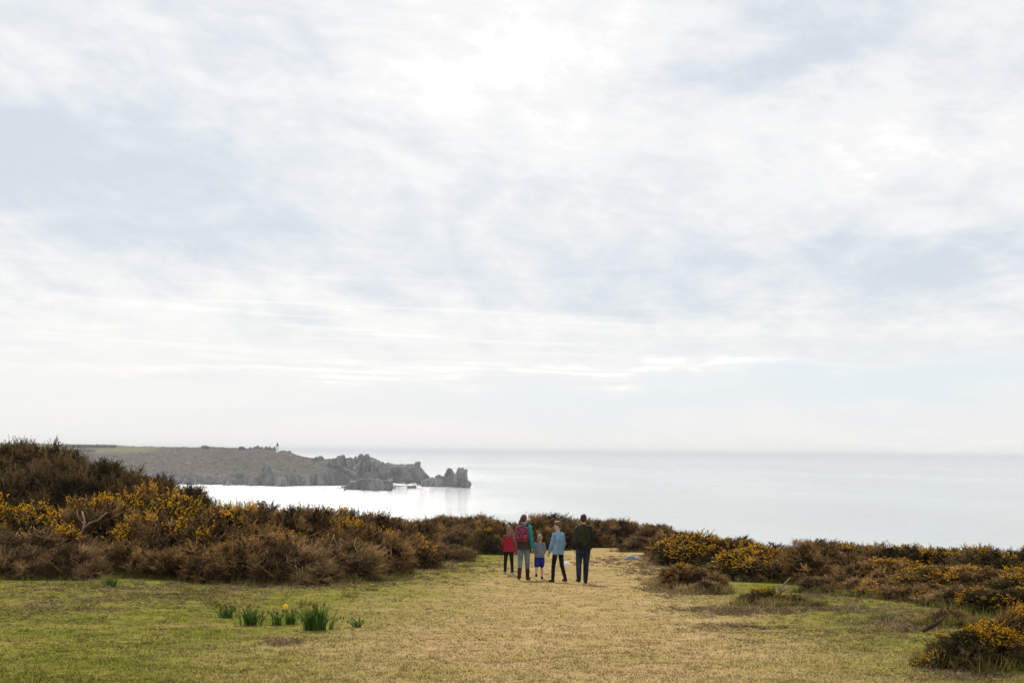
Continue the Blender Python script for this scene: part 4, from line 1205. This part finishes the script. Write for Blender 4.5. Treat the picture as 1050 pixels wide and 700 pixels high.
def person(label, px, py, H, yaw, J, child, head_yaw, outfit, hairfn, girth=1.0, bare=False):
    g = on_ground(px, py)
    root = empty('person', g, yaw, label, 'person', 'family walking away over the turf')
    hs = 1 + .28 * child
    dz = -J['low']
    z = lambda f: f * H + dz
    sh_z = (J['shL'][2] + J['shR'][2]) / 2
    hc = v3(0, .012 * H, sh_z + (.125 + .02 * child) * H)
    hr = v3(.044, .054, .066) * H * hs
    Rh = Matrix.Rotation(head_yaw, 4, 'Z')
    hp = lambda x, y, zz: hc + np.array((Rh @ Vector((x * hr[0], y * hr[1], zz * hr[2])))[:])
    pz = J['pelvis'][2]
    B = [('e', v3(0, 0, pz), v3(.074, .048, .05) * H), ('e', v3(0, .004, pz * .52 + sh_z * .48), v3(.066, .044, .10) * H), ('e', v3(0, 0, sh_z - .075 * H), v3(.080, .050, .09) * H),
         ('c', v3(-.075 * H, 0, sh_z - .01 * H), .034 * H, v3(.075 * H, 0, sh_z - .01 * H), .034 * H), ('c', v3(0, -.002 * H, sh_z), .033 * H, hc - v3(0, 0, hr[2] * .5), .029 * H * (1 + .1 * child)),
         ('e', hc, hr, Rh), ('e', hp(0, .35, -.55), hr * v3(.62, .55, .42), Rh), ('e', hp(0, 1.0, -.12), hr * v3(.14, .2, .20), Rh),
         ('e', hp(-1, -.05, -.1), hr * v3(.12, .22, .24), Rh), ('e', hp(1, -.05, -.1), hr * v3(.12, .22, .24), Rh), ('e', hp(0, .88, -.52), hr * v3(.3, .12, .08), Rh)]
    for nm, s_ in (('L', -1), ('R', 1)):
        lt = 1.0 if bare else .64                                  # legs stay inside the trousers
        B += [('c', J['hip' + nm], .049 * H * lt, J['knee' + nm], .033 * H * lt), ('c', J['knee' + nm], .033 * H * lt, J['ank' + nm], .021 * H * lt),
              ('e', (J['knee' + nm] * .68 + J['ank' + nm] * .32) - v3(0, .008 * H * lt, 0), v3(.031, .034, .06) * H * lt),
              ('c', J['ank' + nm] + v3(0, -.012 * H, -.022 * H), .017 * H, J['ank' + nm] + v3(s_ * .012 * H, .085 * H, -.027 * H), .014 * H),
              ('c', J['sh' + nm] * v3(.92, 1, 1) - v3(0, 0, .014 * H), .025 * H, J['el' + nm], .023 * H), ('c', J['el' + nm], .024 * H, J['wr' + nm], .016 * H)]
        hd = J['hd' + nm]; w = J['wr' + nm]
        side = v3(0, 1, 0) - hd * hd[1]; side = unit(side)             # thumb side faces forward
        nrm = np.cross(hd, side)
        palm = w + hd * .03 * H
        B += [('c', w, .015 * H, palm + side * .008 * H, .0125 * H), ('c', palm - side * .012 * H, .0115 * H, palm + side * .012 * H + hd * .012 * H, .0115 * H)]
        for q in range(4):
            ln = (.040, .046, .043, .034)[q] * H
            r0 = palm + side * (.017 - .0115 * q) * H + hd * .016 * H
            k1 = r0 + hd * ln * .55 - nrm * s_ * .004 * H; k2 = k1 + (hd * .85 - nrm * s_ * .5) * ln * .5
            B += [('c', r0, .0058 * H, k1, .0054 * H), ('c', k1, .0054 * H, k2, .0047 * H)]
        t0 = palm - hd * .012 * H + side * .014 * H
        B += [('c', t0, .0075 * H, t0 + (hd * .6 + side * .6) * .03 * H, .006 * H), ('c', t0 + (hd * .6 + side * .6) * .03 * H, .006 * H, t0 + (hd * 1.2 + side * .7) * .038 * H, .0052 * H)]
    link('body', blob('body', B, .0075, 2), m_skin, root)
    IV, IT = ICO[2]
    for s_ in (-1, 1):
        e = Acc(); e.add(IV * .011 * H * hs * .8 + hp(s_ * .38, .88, .04), IT, .5)
        link('eye', e.mesh('eye', True), m_eye, root)
    # hair
    nmh, mh, prims = hairfn(hp, hr, H, Rh, sh_z)
    link('hair', blob('hair', prims, .010, 2), mh, root)
    for it in outfit(J, H, pz, sh_z, girth):
        hem = it[3] if len(it) > 3 else None
        if it[0] in ('shoes', 'boots', 'sleeves'):                 # one piece for each side
            half = len(it[2]) // 2
            for pr in (it[2][:half], it[2][half:]):
                link(it[0][:-1], blob(it[0][:-1], pr, .010, 3), it[1], root)
        else:
            link(it[0], blob(it[0], it[2], .010, 3, hem), it[1], root)
    return root

def legs_cloth(J, H, g=1.0, wide=1.0, to='ank', frac=1.0, flare=1.0):
    out_ = [('e', J['pelvis'], v3(.088, .062, .055) * H * g), ('e', J['pelvis'] + v3(0, -.018 * H, -.02 * H), v3(.078, .055, .05) * H * g)]
    for nm in 'LR':
        kn = J['knee' + nm]; hi = J['hip' + nm]
        if to == 'knee':
            e = hi + (kn - hi) * frac
            out_.append(('c', hi, .056 * H * g * wide, e, .050 * H * wide * flare))
        else:
            a = kn + (J['ank' + nm] - kn) * frac
            out_ += [('c', hi, .056 * H * g * wide, kn, .039 * H * wide), ('c', kn, .039 * H * wide, a, .031 * H * wide * flare)]
    return out_
def top_cloth(J, H, pz, sz, g=1.0, hem=-.03, wide=1.0, flare=1.0):
    return [('e', v3(0, 0, sz - .075 * H), v3(.092, .066, .098) * H * g * wide), ('c', v3(-.082 * H, 0, sz - .012 * H), .040 * H, v3(.082 * H, 0, sz - .004 * H), .036 * H),
            ('c', v3(-.020 * H, 0, sz - .09 * H), .075 * H * g * wide, v3(-.022 * H, 0, pz + hem * H), .073 * H * g * wide * flare),
            ('c', v3(.020 * H, 0, sz - .09 * H), .075 * H * g * wide, v3(.022 * H, 0, pz + hem * H), .073 * H * g * wide * flare),
            ('c', v3(0, 0, sz), .042 * H, v3(0, .006 * H, sz + .035 * H), .036 * H)]
def sleeves(J, H, frac=1.0, r=1.0):
    out_ = []
    for nm in 'LR':
        a, b, c_ = J['sh' + nm], J['el' + nm], J['wr' + nm]
        if frac >= 1:
            out_ += [('c', a + v3(0, 0, -.010 * H) - a * v3(.10, 0, 0), .035 * H * r ** .5, b, .031 * H * r), ('c', b, .031 * H * r, b + (c_ - b) * .95, .025 * H * r)]
        else:
            out_ += [('c', a, .041 * H * r, a + (b - a) * frac, .036 * H * r)]
    return out_
def shoes(J, H, r=1.0, shaft=0.0):
    out_ = []
    for nm, s_ in (('L', -1), ('R', 1)):
        a = J['ank' + nm]
        out_ += [('c', a + v3(0, -.016 * H, -.020 * H), .024 * H * r, a + v3(s_ * .010 * H, .075 * H, -.024 * H), .020 * H * r), ('c', a, .025 * H * r, a + v3(0, .02 * H, -.018 * H), .023 * H * r)]
        if shaft:
            out_.append(('c', a, .028 * H * r, a + (J['knee' + nm] - a) * shaft, .033 * H * r))
    return out_

# girl in red plaid
J = skeleton(1.40, .5, 2.5, 0, (16, 4), (-8, -18), (4, 8, 45, -15), (-6, 7, 10, 2))
person('girl in red plaid shirt and black leggings with long fair hair, leftmost of the family', 521.5, 588.5, 1.42, R(8), J, .5, R(-8),
       lambda J, H, pz, sz, g: [('leggings', MC['black'], legs_cloth(J, H, .95, .90)), ('shirt', m_plaid, top_cloth(J, H, pz, sz, 1.02, -.045, 1.04, 1.10), pz - .055 * H), ('sleeves', m_plaid, sleeves(J, H)),
                                ('shoes', MC['paleshoe'], shoes(J, H))],
       lambda hp, hr, H, Rh, sz: ('hair', m_hair_aub, [('e', hp(0, -.14, .14), hr * v3(1.12, 1.06, 1.02), Rh), ('c', hp(0, -.85, .2), hr[0] * .75, hp(-.1, -1.25, -1.6), hr[0] * .62), ('c', hp(-.4, -.7, -.3), hr[0] * .5, hp(-.7, -1.1, -2.5), hr[0] * .32), ('c', hp(.3, -.8, -.4), hr[0] * .5, hp(.25, -1.2, -2.0), hr[0] * .35)]))
# woman
J = skeleton(1.76, 0, -0.8, 1.5, (-10, -24), (9, 3), (2, 13, 45, -8), (-8, 10, 22, 0))
WOM = dict(H=1.76, px=536.5, py=594.3, yaw=R(-14))
person('woman in brown gilet and teal sleeves with a ponytail, wearing a red patterned backpack', WOM['px'], WOM['py'], 1.76, WOM['yaw'], J, 0, R(-18),
       lambda J, H, pz, sz, g: [('jeans', MC['jeans_light'], legs_cloth(J, H, 1.0, .96, 'ank', .8)), ('gilet', MC['grey_brown'], top_cloth(J, H, pz, sz, 1.02, -.055, 1.02, 1.16), pz - .075 * H),
                                ('sleeves', MC['teal'], sleeves(J, H, 1, 1.06)), ('boots', MC['boot'], shoes(J, H, 1.02, .52)), ('collar', MC['teal'], [('c', v3(-.035 * H, 0, sz + .01 * H), .040 * H, v3(.035 * H, 0, sz + .01 * H), .042 * H), ('c', v3(.03 * H, -.01 * H, sz + .01 * H), .036 * H, v3(.09 * H, 0, sz - .005 * H), .044 * H)])],
       lambda hp, hr, H, Rh, sz: ('hair', m_hair_ch, [('e', hp(0, -.14, .16), hr * v3(1.10, 1.05, 1.0), Rh), ('e', hp(0, -1.05, .25), hr * v3(.5, .5, .4), Rh), ('c', hp(-.1, -1.25, .15), hr[0] * .42, hp(-.5, -1.75, -1.1), hr[0] * .50), ('c', hp(-.5, -1.75, -1.1), hr[0] * .50, hp(-.55, -1.9, -2.1), hr[0] * .25)]))
JW = J
# small boy
J = skeleton(1.20, .9, 3, -1, (-14, -48), (14, 4), (4, 10, 55, -25), (6, 12, 55, -25))
person('small fair haired boy in grey tee and blue shorts, shortest of the family', 553, 593.5, 1.20, R(0), J, .9, R(6),
       lambda J, H, pz, sz, g: [('shorts', MC['blue'], legs_cloth(J, H, 1.08, 1.12, 'knee', .80, 1.06)), ('tee', MC['tee'], top_cloth(J, H, pz, sz, 1.10, -.015, 1.06, 1.06) + sleeves(J, H, .75, 1.15), pz - .02 * H),
                                ('shoes', MC['shoe'], shoes(J, H, 1.12))],
       lambda hp, hr, H, Rh, sz: ('hair', m_hair_bl, [('e', hp(0, -.16, .20), hr * v3(1.05, 1.0, .95), Rh), ('e', hp(0, -.42, -.15), hr * v3(.92, .72, .62), Rh)]), 1.0, True)
# older boy, head turned to the left
J = skeleton(1.58, .35, 3.0, -1.0, (9, 0), (-8, -24), (8, 7, 24, 2), (-6, 5, 30, -4))
person('boy in light blue sweatshirt and black trousers with his head turned left', 572, 596.5, 1.58, R(34), J, .35, R(45),
       lambda J, H, pz, sz, g: [('trousers', MC['black'], legs_cloth(J, H, .95, .90)), ('sweatshirt', MC['hoodie'], top_cloth(J, H, pz, sz, 1.0, -.055, 1.02, 1.06), pz - .075 * H), ('sleeves', MC['hoodie'], sleeves(J, H, 1, 1.08)),
                                ('shoes', MC['redshoe'], shoes(J, H, 1.05))],
       lambda hp, hr, H, Rh, sz: ('hair', m_hair_br, [('e', hp(0, -.10, .30), hr * v3(1.07, 1.04, .86), Rh), ('e', hp(0, .42, .78), hr * v3(.72, .55, .30), Rh), ('e', hp(0, -.48, -.12), hr * v3(.9, .62, .5), Rh)]))
# man
J = skeleton(1.79, 0, 3.5, -3, (-12, -32), (14, 4), (0, 11, 30, -4), (-4, 10, 34, -6))
MAN = dict(H=1.79, px=598, py=597.8, yaw=R(7))
person('man in dark jacket and dark jeans with an olive backpack, rightmost of the family', MAN['px'], MAN['py'], 1.79, MAN['yaw'], J, 0, R(-6),
       lambda J, H, pz, sz, g: [('jeans', MC['jeans_dark'], legs_cloth(J, H, 1.08, 1.06)), ('jacket', MC['jacket'], top_cloth(J, H, pz, sz, 1.12, -.035, 1.08, 1.04), pz - .05 * H), ('sleeves', MC['jacket'], sleeves(J, H, 1, 1.22)),
                                ('shoes', MC['shoe'], shoes(J, H, 1.08))],
       lambda hp, hr, H, Rh, sz: ('hair', m_hair_dk, [('e', hp(0, -.14, .22), hr * v3(1.05, 1.02, .92), Rh), ('e', hp(0, -.5, -.1), hr * v3(.92, .62, .6), Rh)]), 1.08)
JM = J

def backpack(label, P_, J, offx, zc_, size, mt, mstrap, tilt=0.0, straps=(-1, 1)):
    H = P_['H']; g = on_ground(P_['px'], P_['py'])
    root = empty('backpack', g, P_['yaw'], label, 'backpack')
    w, d, h = size
    sz = (J['shL'][2] + J['shR'][2]) / 2
    c_ = v3(offx, -.075 * H - d * .55, sz + zc_)
    Rt = Matrix.Rotation(tilt, 4, 'Y')
    tr = lambda x, y, z_: c_ + np.array((Rt @ Vector((x, y, z_)))[:])
    e = []
    for sx in (-1, 1):
        e.append(('c', tr(sx * w * .28, 0, h * .22), d * .52, tr(sx * w * .30, 0, -h * .28), d * .56))
    e.append(('c', tr(-w * .12, 0, h * .32), d * .50, tr(w * .12, 0, h * .32), d * .50))
    e.append(('e', tr(0, -.02, -.02 * h), v3(w * .46, d * .55, h * .46), Rt))
    link('pack_body', blob('pack_body', e, .010, 3), mt, root)
    pk = [('c', tr(-w * .22, -d * .50, -h * .22), d * .22, tr(w * .22, -d * .50, -h * .22), d * .22), ('c', tr(-w * .20, -d * .50, -h * .08), d * .2, tr(w * .20, -d * .50, -h * .08), d * .2)]
    link('front_pocket', blob('front_pocket', pk, .009, 3), mt, root)
    hl = Acc(); t = np.linspace(0, 3.1416, 7)
    tube(hl, np.array([tr(-.04 * math.cos(a), d * .1, h * .5 + .04 * math.sin(a)) for a in t]), [.007] * 7, 6)
    link('handle', hl.mesh('handle', True), mstrap, root)
    for s_ in straps:
        a = tr(s_ * w * .3, d * .3, h * .42); sh = v3(s_ * .068 * H if len(straps) == 2 else -.085 * H, 0, sz + .040 * H)
        pts = [a, sh + v3(0, -.035 * H, -.002), sh, sh + v3(0, .05 * H, -.03 * H), sh + v3(s_ * .01 * H, .075 * H, -.10 * H), sh + v3(s_ * .02 * H, .05 * H, -.18 * H), tr(s_ * w * .36, d * .2, -h * .35)]
        st = Acc(); tube(st, pts, [.018] * 7, 8)
        link('strap', st.mesh('strap', True), mstrap, root)
backpack('red and black patterned backpack on the womans back', WOM, JW, 0.0, -.155, (.33, .17, .44), m_pack, MC['black'])
backpack('dark olive backpack hanging from the mans left shoulder', MAN, JM, -.115, -.185, (.36, .19, .50), MC['olive'], MC['olive'], R(8), (-1,))

print('objects', len(scene.objects))
